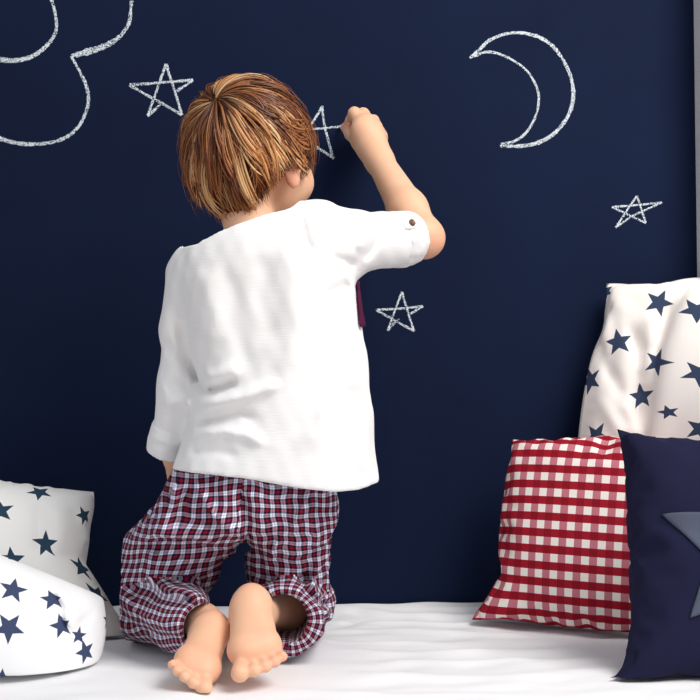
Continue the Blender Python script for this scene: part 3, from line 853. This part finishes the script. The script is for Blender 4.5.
# ---- hair
HR = np.array([m(68.5, -.30), .100, m(73.5, -.30)]); HCC = P(248.5, 151, -.30)
def head_ang(n):
    az = np.degrees(np.arctan2(n @ RT, n @ FW)); el = np.degrees(np.arcsin(np.clip(n @ UP, -1, 1)))
    return az, el
def hairline(az):
    a = abs(az)
    if az > 0: return np.interp(a, [0, 30, 48, 62, 74, 84, 98, 106, 114, 124, 134, 152, 165, 180], [8, 6, -4, -20, -22, -19, -19, -26, -36, -48, -56, -70, -64, -58])
    return np.interp(a, [0, 30, 48, 62, 74, 90, 110, 130, 150, 170, 180], [8, 4, -6, -20, -22, -26, -32, -37, -42, -54, -58])
def make_hair():
    w = np.array([-.42, -.72, .55]); w /= np.linalg.norm(w)
    e1 = np.cross(w, [0, 0, 1]); e1 /= np.linalg.norm(e1); e2 = np.cross(w, e1)
    pal = np.array([(.060, .016, .008), (.135, .038, .014), (.26, .085, .028), (.44, .18, .060), (.68, .37, .15), (.84, .60, .33)])
    Vs, Fs, Cs = [], [], []; base = 0
    NP = 16; SD = 4
    r = np.random.default_rng(5)
    def direction(phi, th):
        return math.cos(phi) * w + math.sin(phi) * (math.cos(th) * e1 + math.sin(th) * e2)
    def strand(phi0, th0, dphi, bend, rad, lift, th_end_off, phi_off, col, width, tipout):
        nonlocal base
        pts = []
        for i in range(NP):
            t = i / (NP - 1)
            phi = phi0 + dphi * t + phi_off * t
            th = th0 + bend * (t * t - .3 * math.sin(math.pi * t)) + th_end_off * (1 - .86 * t ** 1.3) + .5 * math.exp(-phi * 2.2)
            n = direction(phi, th)
            az, el = head_ang(n)
            lim = hairline(az)
            if el < lim + tipjit: break
            rr = rad + lift * math.sin(math.pi * min(1, t * 1.15)) + tipout * t ** 3
            q_ = n * HR * rr
            if q_[2] < 0: q_[2] *= 1.2
            pts.append(HCC + q_)
        k = len(pts)
        if k < 5: return
        p = np.array(pts)
        # resample to NP
        tt = np.linspace(0, k - 1, NP); i0 = np.minimum(tt.astype(int), k - 2); fr = (tt - i0)[:, None]
        p = p[i0] * (1 - fr) + p[i0 + 1] * fr
        tan = np.gradient(p, axis=0); tan /= np.linalg.norm(tan, axis=1)[:, None] + 1e-12
        nn = (p - HCC) / HR ** 2; nn /= np.linalg.norm(nn, axis=1)[:, None]
        sd = np.cross(tan, nn); sd /= np.linalg.norm(sd, axis=1)[:, None] + 1e-12
        nn = np.cross(sd, tan)
        u = np.linspace(0, 1, NP)
        wd = width * np.clip(np.minimum(.5 + u * 3, 1) * np.minimum(1, (1 - u) * 2.6 + .06), .05, 1)
        ring = [sd, nn * .55, -sd, -nn * .55]
        V = np.stack([p + s * wd[:, None] for s in ring], 1).reshape(-1, 3)
        a = np.arange(NP - 1)[:, None] * SD + np.arange(SD)[None]; b = np.arange(NP - 1)[:, None] * SD + (np.arange(SD)[None] + 1) % SD
        F = np.stack([a, b, b + SD, a + SD], -1).reshape(-1, 4) + base
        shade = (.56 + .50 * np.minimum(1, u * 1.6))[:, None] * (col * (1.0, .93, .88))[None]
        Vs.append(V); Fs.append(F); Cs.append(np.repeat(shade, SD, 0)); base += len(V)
    # a soft under layer, then the locks one can tell apart
    for L in range(900):
        top = L >= 380
        cphi = math.acos(1 - 2 * (r.uniform(.0, .80))) if r.uniform() > .25 else r.uniform(.02, .6)
        th = r.uniform(0, 2 * math.pi)
        n = direction(cphi, th); az, el = head_ang(n)
        if el < hairline(az) + 2: continue
        dphi = r.uniform(.75, 1.3); bend = r.normal(0, .25)
        q = r.uniform()
        tone = r.uniform(.6, 2.2) if q < .50 else (r.uniform(2.0, 3.7) if q < .84 else r.uniform(3.8, 4.9))
        if not top: tone = r.uniform(.1, 2.2)
        fall = .05 * min(1, cphi / 2.2)
        rad = (.93 if top else .895) + r.uniform(-.01, .05) - fall * .3; lift = r.uniform(.0, .075) if top else r.uniform(0, .03)
        tipout = r.uniform(-.06, .045); spread = r.uniform(.035, .08) if top else .12
        cnt = int(r.integers(7, 12)); lj = r.uniform(-5, 5) if r.uniform() < .8 else r.uniform(-9, 20)
        wl = r.uniform(.7, 1.25)
        for s in range(cnt):
            tipjit = lj + r.uniform(-3, 5)
            tn = np.clip(tone + r.normal(0, .6), 0, 4.99); i = min(int(tn), len(pal) - 2)
            col = pal[i] * (1 - (tn - i)) + pal[i + 1] * (tn - i)
            so = r.normal(0, spread) / max(.4, math.sin(min(cphi + dphi * .5, 2.6)))
            strand(max(.01, cphi + r.normal(0, .05)), th, dphi * r.uniform(.85, 1.05), bend + r.normal(0, .03), rad + r.normal(0, .008) - abs(so) * .12, lift, so, r.normal(0, .03), col, wl * r.uniform(.0008, .0015), tipout + r.normal(0, .006))
    for L in range(170):                                   # loose single hairs
        cphi = r.uniform(.1, 2.0); th = r.uniform(0, 2 * math.pi); tipjit = r.uniform(-14, 4)
        strand(cphi, th, r.uniform(.6, 1.2), r.normal(0, .35), 1.0, r.uniform(.02, .07), 0, 0, pal[3] , .00035, r.uniform(-.02, .05))
    V = np.concatenate(Vs); F = np.concatenate(Fs); Cc = np.concatenate(Cs)
    me = mesh('hair', V, F, root_loc)
    ca = me.color_attributes.new('strand', 'FLOAT_COLOR', 'POINT')
    ca.data.foreach_set('color', np.concatenate([Cc, np.ones((len(Cc), 1))], 1).astype(np.float32).ravel())
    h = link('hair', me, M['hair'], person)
    # the close undercoat on the scalp
    nu, nv = 72, 60; VV = []; keep = np.zeros((nv + 1, nu), bool)
    for j in range(nv + 1):
        for i in range(nu):
            n = direction(math.pi * j / nv, 2 * math.pi * i / nu); az, el = head_ang(n)
            keep[j, i] = el > hairline(az) + 8
            VV.append(HCC + n * HR * (.905 + .02 * (1 - j / nv)) * (1, 1, 1.08 if n[2] < 0 else 1))
    FF = [(j * nu + i, j * nu + (i + 1) % nu, (j + 1) * nu + (i + 1) % nu, (j + 1) * nu + i) for j in range(nv) for i in range(nu)
          if keep[j, i] and keep[j + 1, i] and keep[j, (i + 1) % nu] and keep[j + 1, (i + 1) % nu]]
    link('undercoat', mesh('undercoat', VV, FF, root_loc), M['scalp'], h)
make_hair()
for s in (-1, 1):
    V, F = sphere(hl(s * .028, .0745, -.010), .0095)
    link('eye', mesh('eye', V, F, root_loc), M['eye'], person)

# ------------------------------------------------------------------ chalk drawings
def resample(pts, n):
    p = np.array(pts, float); q = np.vstack([2 * p[0] - p[1], p, 2 * p[-1] - p[-2]])
    out = []
    k = len(p) - 1
    for t in np.linspace(0, k, n):
        i = min(int(t), k - 1); f = t - i; a, b, c, d = q[i:i + 4]
        out.append(.5 * (2 * b + (c - a) * f + (2 * a - 5 * b + 4 * c - d) * f * f + (3 * b - a - 3 * c + d) * f ** 3))
    return np.array(out)

def chalk_drawing(name, strokes, label, cat, group=None, seed=0):
    """strokes: (pixel points, widths in px, curved?) drawn on the wall"""
    r = np.random.default_rng(seed); V, F, UV = [], [], []
    loc = P(*np.mean([p for s in strokes for p in s[0]], axis=0), 0.0); loc[1] = 0
    for si, (pts, wd, curved) in enumerate(strokes):
        L = sum(math.hypot(pts[i + 1][0] - pts[i][0], pts[i + 1][1] - pts[i][1]) for i in range(len(pts) - 1))
        n = max(12, int(L / 1.5))
        p = resample(pts, n) if curved else np.array([np.array(pts[0]) + (np.array(pts[1]) - pts[0]) * t for t in np.linspace(0, 1, n)])
        p = p + np.cumsum(r.normal(0, .06, p.shape), 0) * np.sin(np.linspace(0, math.pi, n))[:, None]
        tan = np.gradient(p, axis=0); tan /= np.linalg.norm(tan, axis=1)[:, None]
        nrm = np.stack([-tan[:, 1], tan[:, 0]], 1)
        w = np.interp(np.linspace(0, 1, n), np.linspace(0, 1, len(wd)), wd) * (1 + .12 * r.normal(size=n)) / (1.75 if wd[0] > 4.5 or L > 90 else 2.1)
        y = -.0006 - .00012 * si
        b0 = len(V)
        for i in range(n):
            for k, s in enumerate((-1, 0, 1)):
                a = p[i] + nrm[i] * w[i] * s; V.append(P(a[0], a[1], (y if s == 0 else .0003))); UV.append((i / n, k / 2))
        for i in range(n - 1):
            for k in (0, 1): F.append((b0 + i * 3 + k, b0 + i * 3 + k + 1, b0 + (i + 1) * 3 + k + 1, b0 + (i + 1) * 3 + k))
    me = mesh(name, V, F, loc)
    set_uv(me, [UV[i] for f in F for i in f])
    o = link(name, me, M['chalk']); o.location = loc
    tag(o, label, cat, group)
    return o

chalk_drawing('chalk_cloud', [
    ([(-60, 8), (-48, 42), (-30, 58), (-14, 62), (0, 60), (14, 61), (32, 57), (47, 46), (56, 32), (56, 16), (50, -4), (40, -16)], [8, 8, 8, 7, 6, 5, 4, 4, 4], True),
    ([(132, -16), (131, 6), (128, 24), (118, 37), (104, 46), (86, 52), (71, 56)], [4, 4, 5, 5, 7, 8, 4], True),
    ([(71, 56), (80, 72), (87, 88), (88, 106), (80, 126), (66, 139), (46, 145), (22, 145), (0, 139), (-24, 124), (-44, 96), (-70, 104), (-104, 96), (-120, 66), (-116, 34), (-98, 12)], [3, 4, 4, 4, 4.5, 5, 6.5, 7, 7, 7], True)],
    'large chalk outline of a round-lobed cloud in the upper left of the navy wall', 'chalk drawing', seed=1)
chalk_drawing('chalk_moon', [
    ([(470, 58), (479, 50), (490, 40), (508, 33.5), (527, 34), (545, 41), (560, 56), (570, 76), (573, 94), (569, 113), (558, 130), (543, 141), (524, 146), (500, 146)], [4, 4, 4, 4, 4.5, 4.5, 4.5, 4.5, 5, 5, 5, 5, 5, 4], True),
    ([(474, 56), (488, 52), (504, 56), (522, 67), (533, 80), (539, 97), (536, 116), (527, 132), (515, 141), (501, 144)], [3.5, 3.5, 3, 3, 3, 3, 3, 3.2, 3.5, 4], True)],
    'chalk crescent moon drawn on the upper right of the navy wall', 'chalk drawing', seed=2)
def star(name, tips, w, label, seed, foot_):
    # tips: top, lower right, left, right, lower left in drawing order
    st = [([tips[i], tips[i + 1]], [w, w * .85, w], False) for i in range(len(tips) - 1)] + [(list(foot_), [w, w * .8], False)]
    return chalk_drawing(name, st, label, 'chalk drawing', 'five-pointed chalk stars', seed)
star('chalk_star', [(148, 115), (166, 64), (182, 115), (129.5, 85), (193, 80), (177, 91)], 4.2, 'chalk star between the chalk cloud and the child\'s head', 3, ((147.5, 116), (163, 102)))
star('chalk_star', [(388, 330), (402, 292), (414, 331), (376, 310), (423, 306), (410, 314)], 3.6, 'chalk star beside the shirt, below the raised arm', 4, ((387.5, 330.5), (399, 319)))
star('chalk_star', [(616, 227), (637, 196), (646, 223), (612, 207), (662, 202.5), (630, 217)], 3.2, 'small chalk star below the crescent moon, above the white star pillow', 5, ((615.5, 227.5), (633, 215)))
chalk_drawing('chalk_star', [([(300, 142), (322, 107)], [4, 4, 4], False), ([(322, 106), (324.5, 125), (333, 158)], [3.6, 3.4, 4], True), ([(334, 158.5), (304, 138)], [4, 3.5, 3.5], False), ([(300, 130), (341, 126.5)], [3, 3, 3], False)],
              'unfinished chalk star at the child\'s drawing hand, half behind the head', 'chalk drawing', 'five-pointed chalk stars', 6)
# the stick of chalk in the fingers
a, b = P(340.3, 126.6, -.001), P(349, 128.5, -.042); d = (b - a) / np.linalg.norm(b - a)
s1 = np.cross(d, [0, 0, 1]); s1 /= np.linalg.norm(s1); s2 = np.cross(s1, d)
cv, cf = [], []
for t, r_ in ((0, .0012), (0.002, .0022), (.006, .0030), (np.linalg.norm(b - a), .0034)):
    for k in range(16):
        g = 2 * math.pi * k / 16; cv.append(a + d * t + (s1 * math.cos(g) + s2 * math.sin(g)) * r_)
for i in range(3):
    for k in range(16): cf.append((i * 16 + k, i * 16 + (k + 1) % 16, (i + 1) * 16 + (k + 1) % 16, (i + 1) * 16 + k))
cf.append(tuple(range(15, -1, -1))); cf.append(tuple(range(48, 64)))
co = link('chalk_stick', mesh('chalk_stick', cv, cf, a), M['stub'], smooth=True); co.location = a
tag(co, 'stub of white chalk pinched in the raised hand, touching the wall', 'chalk')

# ------------------------------------------------------------------ pillows
def pillow_sim(w, h, n, thick, seed, steps=110, wrinkle=.004, bulge=.05, rnd=.0, pucker=.0):
    """two sheets sewn round the edge and filled; returns front and back grids (x right, y up, z towards the front)"""
    nu = n; nv = max(8, int(n * h / w))
    u = np.linspace(-1, 1, nu); v = np.linspace(-1, 1, nv)
    a, b = np.meshgrid(u, v, indexing='ij')
    c = 1 - rnd * (a * a * b * b) ** 1.0
    U = w / 2 * a * (1 + bulge * (1 - b * b)) * c; Vv = h / 2 * b * (1 + bulge * (1 - a * a)) * c
    prof = (1 - a * a) * (1 - b * b)
    Fp = np.stack([U, Vv, .25 * thick * np.sqrt(np.clip(prof, 0, 1)) + wrinkle * .5 * wob(U, Vv, 0 * U, 60, seed) * prof], -1)
    Bp = np.stack([U, Vv, -.25 * thick * np.sqrt(np.clip(prof, 0, 1)) + wrinkle * .5 * wob(U, Vv, 0 * U, 60, seed + 1) * prof], -1)
    flat = np.stack([U, Vv], -1); grow = 1 + pucker * (.5 + .5 * wob(U, Vv, 0 * U, 30, seed + 2))
    L = [Fp, Bp]; O = [Fp.copy(), Bp.copy()]
    S = slice; sets = []
    for st in (0, 1):
        sets.append(((S(st, -1, 2), S(None)), (S(st + 1, None, 2), S(None)), 1.0))
        sets.append(((S(None), S(st, -1, 2)), (S(None), S(st + 1, None, 2)), 1.0))
    for st in (0, 1):
        sets.append(((S(st, -1, 2), S(0, -1)), (S(st + 1, None, 2), S(1, None)), .35))
        sets.append(((S(st, -1, 2), S(1, None)), (S(st + 1, None, 2), S(0, -1)), .35))
    for st in range(4):
        sets.append(((S(st, -2, 4), S(None)), (S(st + 2, None, 4), S(None)), .12))
        sets.append(((S(None), S(st, -2, 4)), (S(None), S(st + 2, None, 4)), .12))
    fixed = []
    for sa, sb, k in sets:
        A, B = flat[sa], flat[sb]; c0 = min(A.shape[0], B.shape[0]); c1 = min(A.shape[1], B.shape[1])
        rest = np.sqrt(((A[:c0, :c1] - B[:c0, :c1]) ** 2).sum(-1)) * grow[sa][:c0, :c1]
        fixed.append((sa, sb, c0, c1, rest, k))
    for it in range(steps):
        mid = L[0][nu // 4:3 * nu // 4, nv // 4:3 * nv // 4, 2].mean() - L[1][nu // 4:3 * nu // 4, nv // 4:3 * nv // 4, 2].mean()
        pr = .0012 * np.clip((thick - mid) / thick * 3, -1.0, 1)
        for li in (0, 1):
            p = L[li]; vel = (p - O[li]) * .80; O[li] = p.copy()
            tu = np.gradient(p, axis=0); tv = np.gradient(p, axis=1); nn = np.cross(tu, tv); nn /= np.linalg.norm(nn, axis=-1)[..., None] + 1e-12
            if li == 1: nn = -nn
            L[li] = p + vel + nn * pr
        for _ in range(7):
            for p in L:
                for (sa, sb, c0, c1, rest, k) in fixed:
                    A = p[sa][:c0, :c1]; B = p[sb][:c0, :c1]
                    d = B - A; l = np.sqrt((d * d).sum(-1)) + 1e-9
                    cc = d * ((l - rest) / l * .5 * k)[..., None]
                    A += cc; B -= cc
            for sl in ((0, S(None)), (-1, S(None)), (S(None), 0), (S(None), -1)):
                a_ = (L[0][sl] + L[1][sl]) * .5; L[0][sl] = a_; L[1][sl] = a_
    return L[0], L[1], U, Vv

def upsample(G, k=2):
    for ax in (0, 1):
        n = G.shape[ax]; G = np.moveaxis(G, ax, 0)
        q = np.concatenate([2 * G[:1] - G[1:2], G, 2 * G[-1:] - G[-2:-1]])
        out = np.empty(((n - 1) * k + 1,) + G.shape[1:])
        out[::k] = G
        for s in range(1, k):
            f = s / k; a, b, c, d = q[:-3], q[1:-2], q[2:-1], q[3:]
            out[s::k] = .5 * (2 * b + (c - a) * f + (2 * a - 5 * b + 4 * c - d) * f * f + (3 * b - a - 3 * c + d) * f ** 3)
        G = np.moveaxis(out, 0, ax)
    return G

def frame(right, up):
    right = np.asarray(right, float); right /= np.linalg.norm(right); up = np.asarray(up, float)
    up = up - right * (up @ right); up /= np.linalg.norm(up)
    return right, up, np.cross(right, up)

def build_pillow(name, sim, centre, axes, mat, label, cat, group=None, deform=None, floor=BED + .002, wall=-.004, seam=8):
    Fp, Bp, U, Vv = [g.copy() for g in sim]
    for _ in range(seam):                                   # iron the puckers out of the seams
        for g in (Fp, Bp):
            for ax_ in (0, 1):
                G = np.moveaxis(g, ax_, 0)
                for j in (0, 1, -1, -2):
                    e_ = G[j] if ax_ == 0 else G[j]
                    e_[1:-1] = .5 * e_[1:-1] + .25 * (e_[:-2] + e_[2:])
    Fp, Bp, U, Vv = [upsample(g if g.ndim == 3 else g[..., None], 2) for g in (Fp, Bp, U, Vv)]
    U, Vv = U[..., 0], Vv[..., 0]
    ax = np.stack(axes)
    wf, wb = [centre + g @ ax for g in (Fp, Bp)]
    if deform: wf, wb = deform(wf, U, Vv, True), deform(wb, U, Vv, False)
    for g in (wf, wb):
        z = g[..., 2] - floor; g[..., 2] = floor + np.where(z > .008, z, np.where(z > -.008, .008 * ((z + .008) / .016) ** 2, 0)) + .0008 * np.clip(z + .05, 0, .05) / .05
        y = wall - g[..., 1]; g[..., 1] = wall - np.where(y > .02, y, np.where(y > -.06, .02 * ((y + .06) / .08) ** 2, 0))
    n, k = U.shape
    I = np.arange(n * k).reshape(n, k); J = I + n * k
    J = J.copy(); J[0] = I[0]; J[-1] = I[-1]; J[:, 0] = I[:, 0]; J[:, -1] = I[:, -1]
    V = np.concatenate([wf.reshape(-1, 3), wb.reshape(-1, 3)])
    q1 = np.stack([I[:-1, :-1], I[1:, :-1], I[1:, 1:], I[:-1, 1:]], -1).reshape(-1, 4)
    q2 = np.stack([J[:-1, :-1], J[:-1, 1:], J[1:, 1:], J[1:, :-1]], -1).reshape(-1, 4)
    Q = np.concatenate([q1, q2])
    uvv = np.concatenate([np.stack([U, Vv], -1).reshape(-1, 2)] * 2)
    uvq = np.concatenate([q1, np.where(q2 >= n * k, q2 - n * k, q2)])
    used = np.unique(Q); mp = np.full(len(V), -1); mp[used] = np.arange(len(used))
    base = np.array([centre[0], centre[1], floor])
    me = mesh(name, V[used], mp[Q], base)
    set_uv(me, uvv[uvq].reshape(-1, 2))
    o = link(name, me, mat); o.location = base
    tag(o, label, cat, group)
    return o, wf, base, U, Vv

INK = (.030, .045, .085)
# big star pillow standing on the right against the wall
def print_stars(built, mat_name, stars, Y, cloth, ink):
    """look up the cloth coordinates under each star, then make the printed cloth"""
    o, wf, base, U, Vv = built
    px, py = proj(wf); out = []
    for x, y, t, r_ in stars:
        d = (px - x) ** 2 + (py - y) ** 2; i = np.unravel_index(d.argmin(), d.shape)
        if d[i] < 64: out.append((float(U[i]), float(Vv[i]), math.radians(t), m(r_ * 1.08, wf[i][1])))
    used = list(out); n, k = U.shape
    for a in np.arange(-.24, .25, .078):
        for c in np.arange(-.24, .25, .078):
            u_, v_ = a + .013 * math.sin(31 * c), c + .013 * math.sin(47 * a)
            if abs(u_) > np.abs(U).max() or abs(v_) > np.abs(Vv).max(): continue
            i = np.unravel_index(((U - u_) ** 2 + (Vv - v_) ** 2).argmin(), U.shape)
            if -25 < px[i] < 725: continue
            if min([math.hypot(u_ - q[0], v_ - q[1]) for q in used] + [1]) > .062: used.append((u_, v_, 9 * a + 5 * c, .0185))
    out = used
    o.data.materials.clear(); o.data.materials.append(mat_star_cloth(mat_name, out, cloth, ink))

ax_r = frame((1, -.06, -.075), (.19, .09, .97))
c_r = P(726, 438, -.066)
stars_r = ((617, 343, 12, 13.5), (658, 303, 195, 14), (657, 361, -18, 14), (643, 395, 12, 13), (591, 380, 170, 14), (597, 437, 190, 14), (670, 412, 20, 7), (700, 372, 40, 13.5), (698, 312, 100, 13), (604, 291, 20, 9), (700, 430, 60, 13), (735, 345, 10, 13.5), (745, 400, 30, 13.5), (640, 470, 30, 13.5), (600, 500, 10, 13.5), (735, 295, 70, 13.5))
def deform_r(g, U, Vv, front):
    g = g.copy(); g[..., 0] += .055 * Vv
    px, py = proj(g)
    if front:
        d, t, s = seg_dist(px, py, [(690, 294), (676, 318), (664, 350), (657, 385), (652, 425), (648, 470)])
        k = 1 / (1 + np.exp(-np.clip(np.where(px > np.interp(py, [294, 318, 350, 385, 425, 470], [690, 676, 664, 657, 652, 648]), d, -d), -60, 60) / 3.5))
        inn = np.clip((1 - np.abs(2 * U / .42)) * 6, 0, 1) * np.clip((1 - np.abs(2 * Vv / .46)) * 8, 0, 1)
        bul = np.exp(-((px - 715) / 60) ** 2 - ((py - 390) / 95) ** 2)
        g[..., 1] -= (.065 * k * bul) * inn
        g[..., 0] -= .014 * k * np.exp(-(d / 16) ** 2) * inn
        w = ridges(px, py, [([(608, 300), (614, 330), (610, 365), (604, 395)], 8, -.008), ([(600, 360), (616, 380), (622, 400)], 6, -.007), ([(628, 320), (640, 350), (640, 390), (641, 435)], 6, -.012), ([(648, 310), (650, 345), (642, 380)], 7, .008),
                            ([(595, 395), (612, 420), (625, 440)], 7, .007), ([(672, 300), (664, 330), (650, 360)], 4, -.006), ([(620, 400), (632, 420), (634, 440)], 7, .006), ([(640, 384), (652, 400), (650, 425)], 4, -.008)])
        g[..., 1] -= w * inn
    return g
sim = pillow_sim(.437, .483, 46, .09, 3, wrinkle=.004, bulge=.06, rnd=.07, pucker=.006)
bp = build_pillow('pillow', sim, c_r, ax_r, M['sheet'], 'cream white pillow with navy stars propped against the wall behind the gingham and navy cushions', 'pillow', 'white pillows printed with navy stars', deform_r)
print_stars(bp, 'white star print on the right', stars_r, -.19, (.86, .80, .76), INK)

# gingham cushion
ax_g = frame((1, -.46, -.03), (.20, .08, .98))
c_g = P(591, 534, -.160)
def deform_g(g, U, Vv, front):
    g = g.copy(); a = np.clip((-U / .135 - .55) / .45, 0, 1) * np.clip((-Vv / .145 - .5) / .5, 0, 1)
    g[..., 0] -= .050 * a; g[..., 1] -= .010 * a; g[..., 2] -= .002 * a
    return g
sim = pillow_sim(.285, .295, 44, .095, 5, wrinkle=.004, bulge=.07, rnd=.08, pucker=.004)
build_pillow('cushion', sim, c_g, ax_g, M['gingham'], 'red and white gingham cushion standing between the star pillow and the navy cushion', 'cushion', None, deform_g)

# navy cushion with the felt star
ax_n = frame((1, .10, -.06), (.03, .26, .96))
c_n = P(735, 561, -.405)
sim = pillow_sim(.300, .330, 44, .115, 9, wrinkle=.002, bulge=.05, rnd=.02)
def deform_n(g, U, Vv, front):
    g = g.copy(); a = np.clip((-U / .15 - .6) / .4, 0, 1) * np.clip((-Vv / .15 - .55) / .45, 0, 1)
    g[..., 0] -= .024 * a; g[..., 1] -= .015 * a; g[..., 2] -= .004 * a
    return g
o_n, wf, base_n, _, _ = build_pillow('cushion', sim, c_n, ax_n, M['navycloth'], 'navy cushion with a large grey felt star, nearest on the right', 'cushion', None, deform_n)
def felt_star(wf, base, uc, vc, R, turn, w, h, parent):
    nr, na = 26, 160
    n, k = wf.shape[:2]; tu = np.gradient(wf, axis=0); tv = np.gradient(wf, axis=1)
    Nn = np.cross(tu, tv); Nn /= np.linalg.norm(Nn, axis=-1)[..., None]
    V = []
    for j in range(nr + 1):
        for i in range(na):
            a = 2 * math.pi * i / na
            th = abs(((a / (2 * math.pi / 5)) + .5) % 1 - .5) * 2 * math.pi / 5
            ri = .46; ix, iy = ri * math.cos(math.pi / 5), ri * math.sin(math.pi / 5)
            rad = iy / (iy * math.cos(th) + (1 - ix) * math.sin(th))
            rr = R * rad * j / nr
            u_ = uc + rr * math.sin(a + turn); v_ = vc + rr * math.cos(a + turn)
            fu = np.clip((u_ / w + .5) * (n - 1), 0, n - 1.001); fv = np.clip((v_ / h + .5) * (k - 1), 0, k - 1.001)
            iu, iv = int(fu), int(fv); a1, b1 = fu - iu, fv - iv
            def smp(G): return (G[iu, iv] * (1 - a1) * (1 - b1) + G[iu + 1, iv] * a1 * (1 - b1) + G[iu, iv + 1] * (1 - a1) * b1 + G[iu + 1, iv + 1] * a1 * b1)
            V.append(smp(wf) + smp(Nn) * (.0012 + .0014 * min(1, (nr - j) / 1.5)))
    F = [(j * na + i, (j + 1) * na + i, (j + 1) * na + (i + 1) % na, j * na + (i + 1) % na) for j in range(nr) for i in range(na)]
    me = mesh('star_patch', V, F, base)
    o = link('star_patch', me, M['felt'], parent); sd = o.modifiers.new('thick', 'SOLIDIFY'); sd.thickness = .002; sd.offset = 0
    o['label'] = 'grey felt star sewn on the front'
felt_star(wf, base_n, -.010, .002, .100, math.radians(-66), .300, .330, o_n)

# two star pillows on the left
ax_b = frame((1, .10, -.16), (-.10, .32, .95))
c_b = P(-24, 556, -.20)
stars_b = ((41, 492, 180, 12), (46, 544, 12, 13), (85, 516, 40, 10), (83, 568, 60, 12), (0, 511, 20, 13), (12, 560, 10, 12), (96, 596, 30, 12), (-40, 540, 10, 13))
def deform_b(g, U, Vv, front):
    g = g.copy()
    g[..., 0] += .080 * np.clip((U - .02) / .14, 0, 1) * np.clip((-Vv + .01) / .10, 0, 1)
    px, py = proj(g)
    if front:
        inn = np.clip((1 - np.abs(2 * U / .30)) * 5, 0, 1) * np.clip((1 - np.abs(2 * Vv / .27)) * 6, 0, 1)
        g[..., 1] -= inn * ridges(px, py, [([(40, 500), (38, 525), (40, 560)], 6, -.006), ([(70, 505), (80, 530), (86, 560)], 6, -.007), ([(55, 500), (62, 530), (55, 560)], 9, .006), ([(88, 545), (84, 560), (84, 585)], 4, -.006)])
    return g
sim = pillow_sim(.33, .265, 44, .14, 13, wrinkle=.005, bulge=.06, rnd=.12, pucker=.005)
bp = build_pillow('pillow', sim, c_b, ax_b, M['sheet'], 'white pillow with navy stars leaning on the wall at the left, behind another star pillow', 'pillow', 'white pillows printed with navy stars', deform_b)
print_stars(bp, 'white star print on the left back', stars_b, -.24, (.86, .855, .84), (.020, .045, .075))

ax_f = frame((1, .16, -.42), (.28, .50, .83))
c_f = P(-27, 622, -.41)
stars_f = ((13, 588, 10, 13), (9, 626, -15, 14), (63, 667, -5, 14), (54, 601, 30, 11), (63, 625, 40, 11), (79, 635, 20, 8), (86, 652, 50, 11), (12, 558, 20, 10), (2, 678, 20, 14), (-30, 600, 20, 14), (-30, 650, 10, 14), (106, 622, 30, 10))
def deform_f(g, U, Vv, front):
    g = g.copy(); px, py = proj(g)
    if front:
        inn = np.clip((1 - np.abs(2 * U / .27)) * 5, 0, 1) * np.clip((1 - np.abs(2 * Vv / .20)) * 6, 0, 1)
        g[..., 1] -= inn * ridges(px, py, [([(48, 590), (58, 608), (66, 634)], 4, -.009), ([(56, 586), (70, 604), (82, 622)], 5, .007), ([(70, 640), (84, 622), (98, 610)], 4, -.007), ([(60, 612), (74, 626), (80, 646)], 5, .007), ([(78, 642), (90, 640), (102, 648)], 4, -.006), ([(20, 565), (40, 580), (52, 600)], 6, .006)])
    return g
sim = pillow_sim(.315, .205, 44, .15, 17, wrinkle=.010, bulge=.08, rnd=.22, pucker=.012)
bp = build_pillow('pillow', sim, c_f, ax_f, M['sheet'], 'crumpled white pillow with navy stars lying in front at the left edge of the bed', 'pillow', 'white pillows printed with navy stars', deform_f)
print_stars(bp, 'white star print on the left front', stars_f, -.46, (.87, .87, .88), (.040, .055, .110))

# ------------------------------------------------------------------ light and camera
wd = bpy.data.worlds.new('room light'); scene.world = wd; wd.use_nodes = True
wd.node_tree.nodes['Background'].inputs[0].default_value = (.92, .95, 1.0, 1); wd.node_tree.nodes['Background'].inputs[1].default_value = .55

def area(name, loc, target, sx, sy, power, col):
    l = bpy.data.lights.new(name, 'AREA'); l.shape = 'RECTANGLE'; l.size = sx; l.size_y = sy; l.energy = power; l.color = col
    o = bpy.data.objects.new(name, l); COL.objects.link(o); o.location = loc
    d = np.asarray(target, float) - np.asarray(loc, float)
    from mathutils import Vector
    o.rotation_euler = Vector(d).to_track_quat('-Z', 'Y').to_euler()
    return o
area('window_daylight', (1.15, -1.45, 2.4), (.0, -.25, .7), 1.2, 1.2, 52, (1.0, .97, .93))

cam = bpy.data.cameras.new('camera'); co = bpy.data.objects.new('camera', cam); COL.objects.link(co)
cam.sensor_width = 36; cam.lens = FPX / 700 * 36; co.location = CAM
co.rotation_euler = (math.pi / 2 + PITCH, 0, 0); cam.clip_start = .05
scene.camera = co
vs = scene.view_settings
vs.view_transform = 'Standard'; vs.look = 'None'; vs.gamma = 1; vs.use_curve_mapping = False; vs.exposure = 0.08
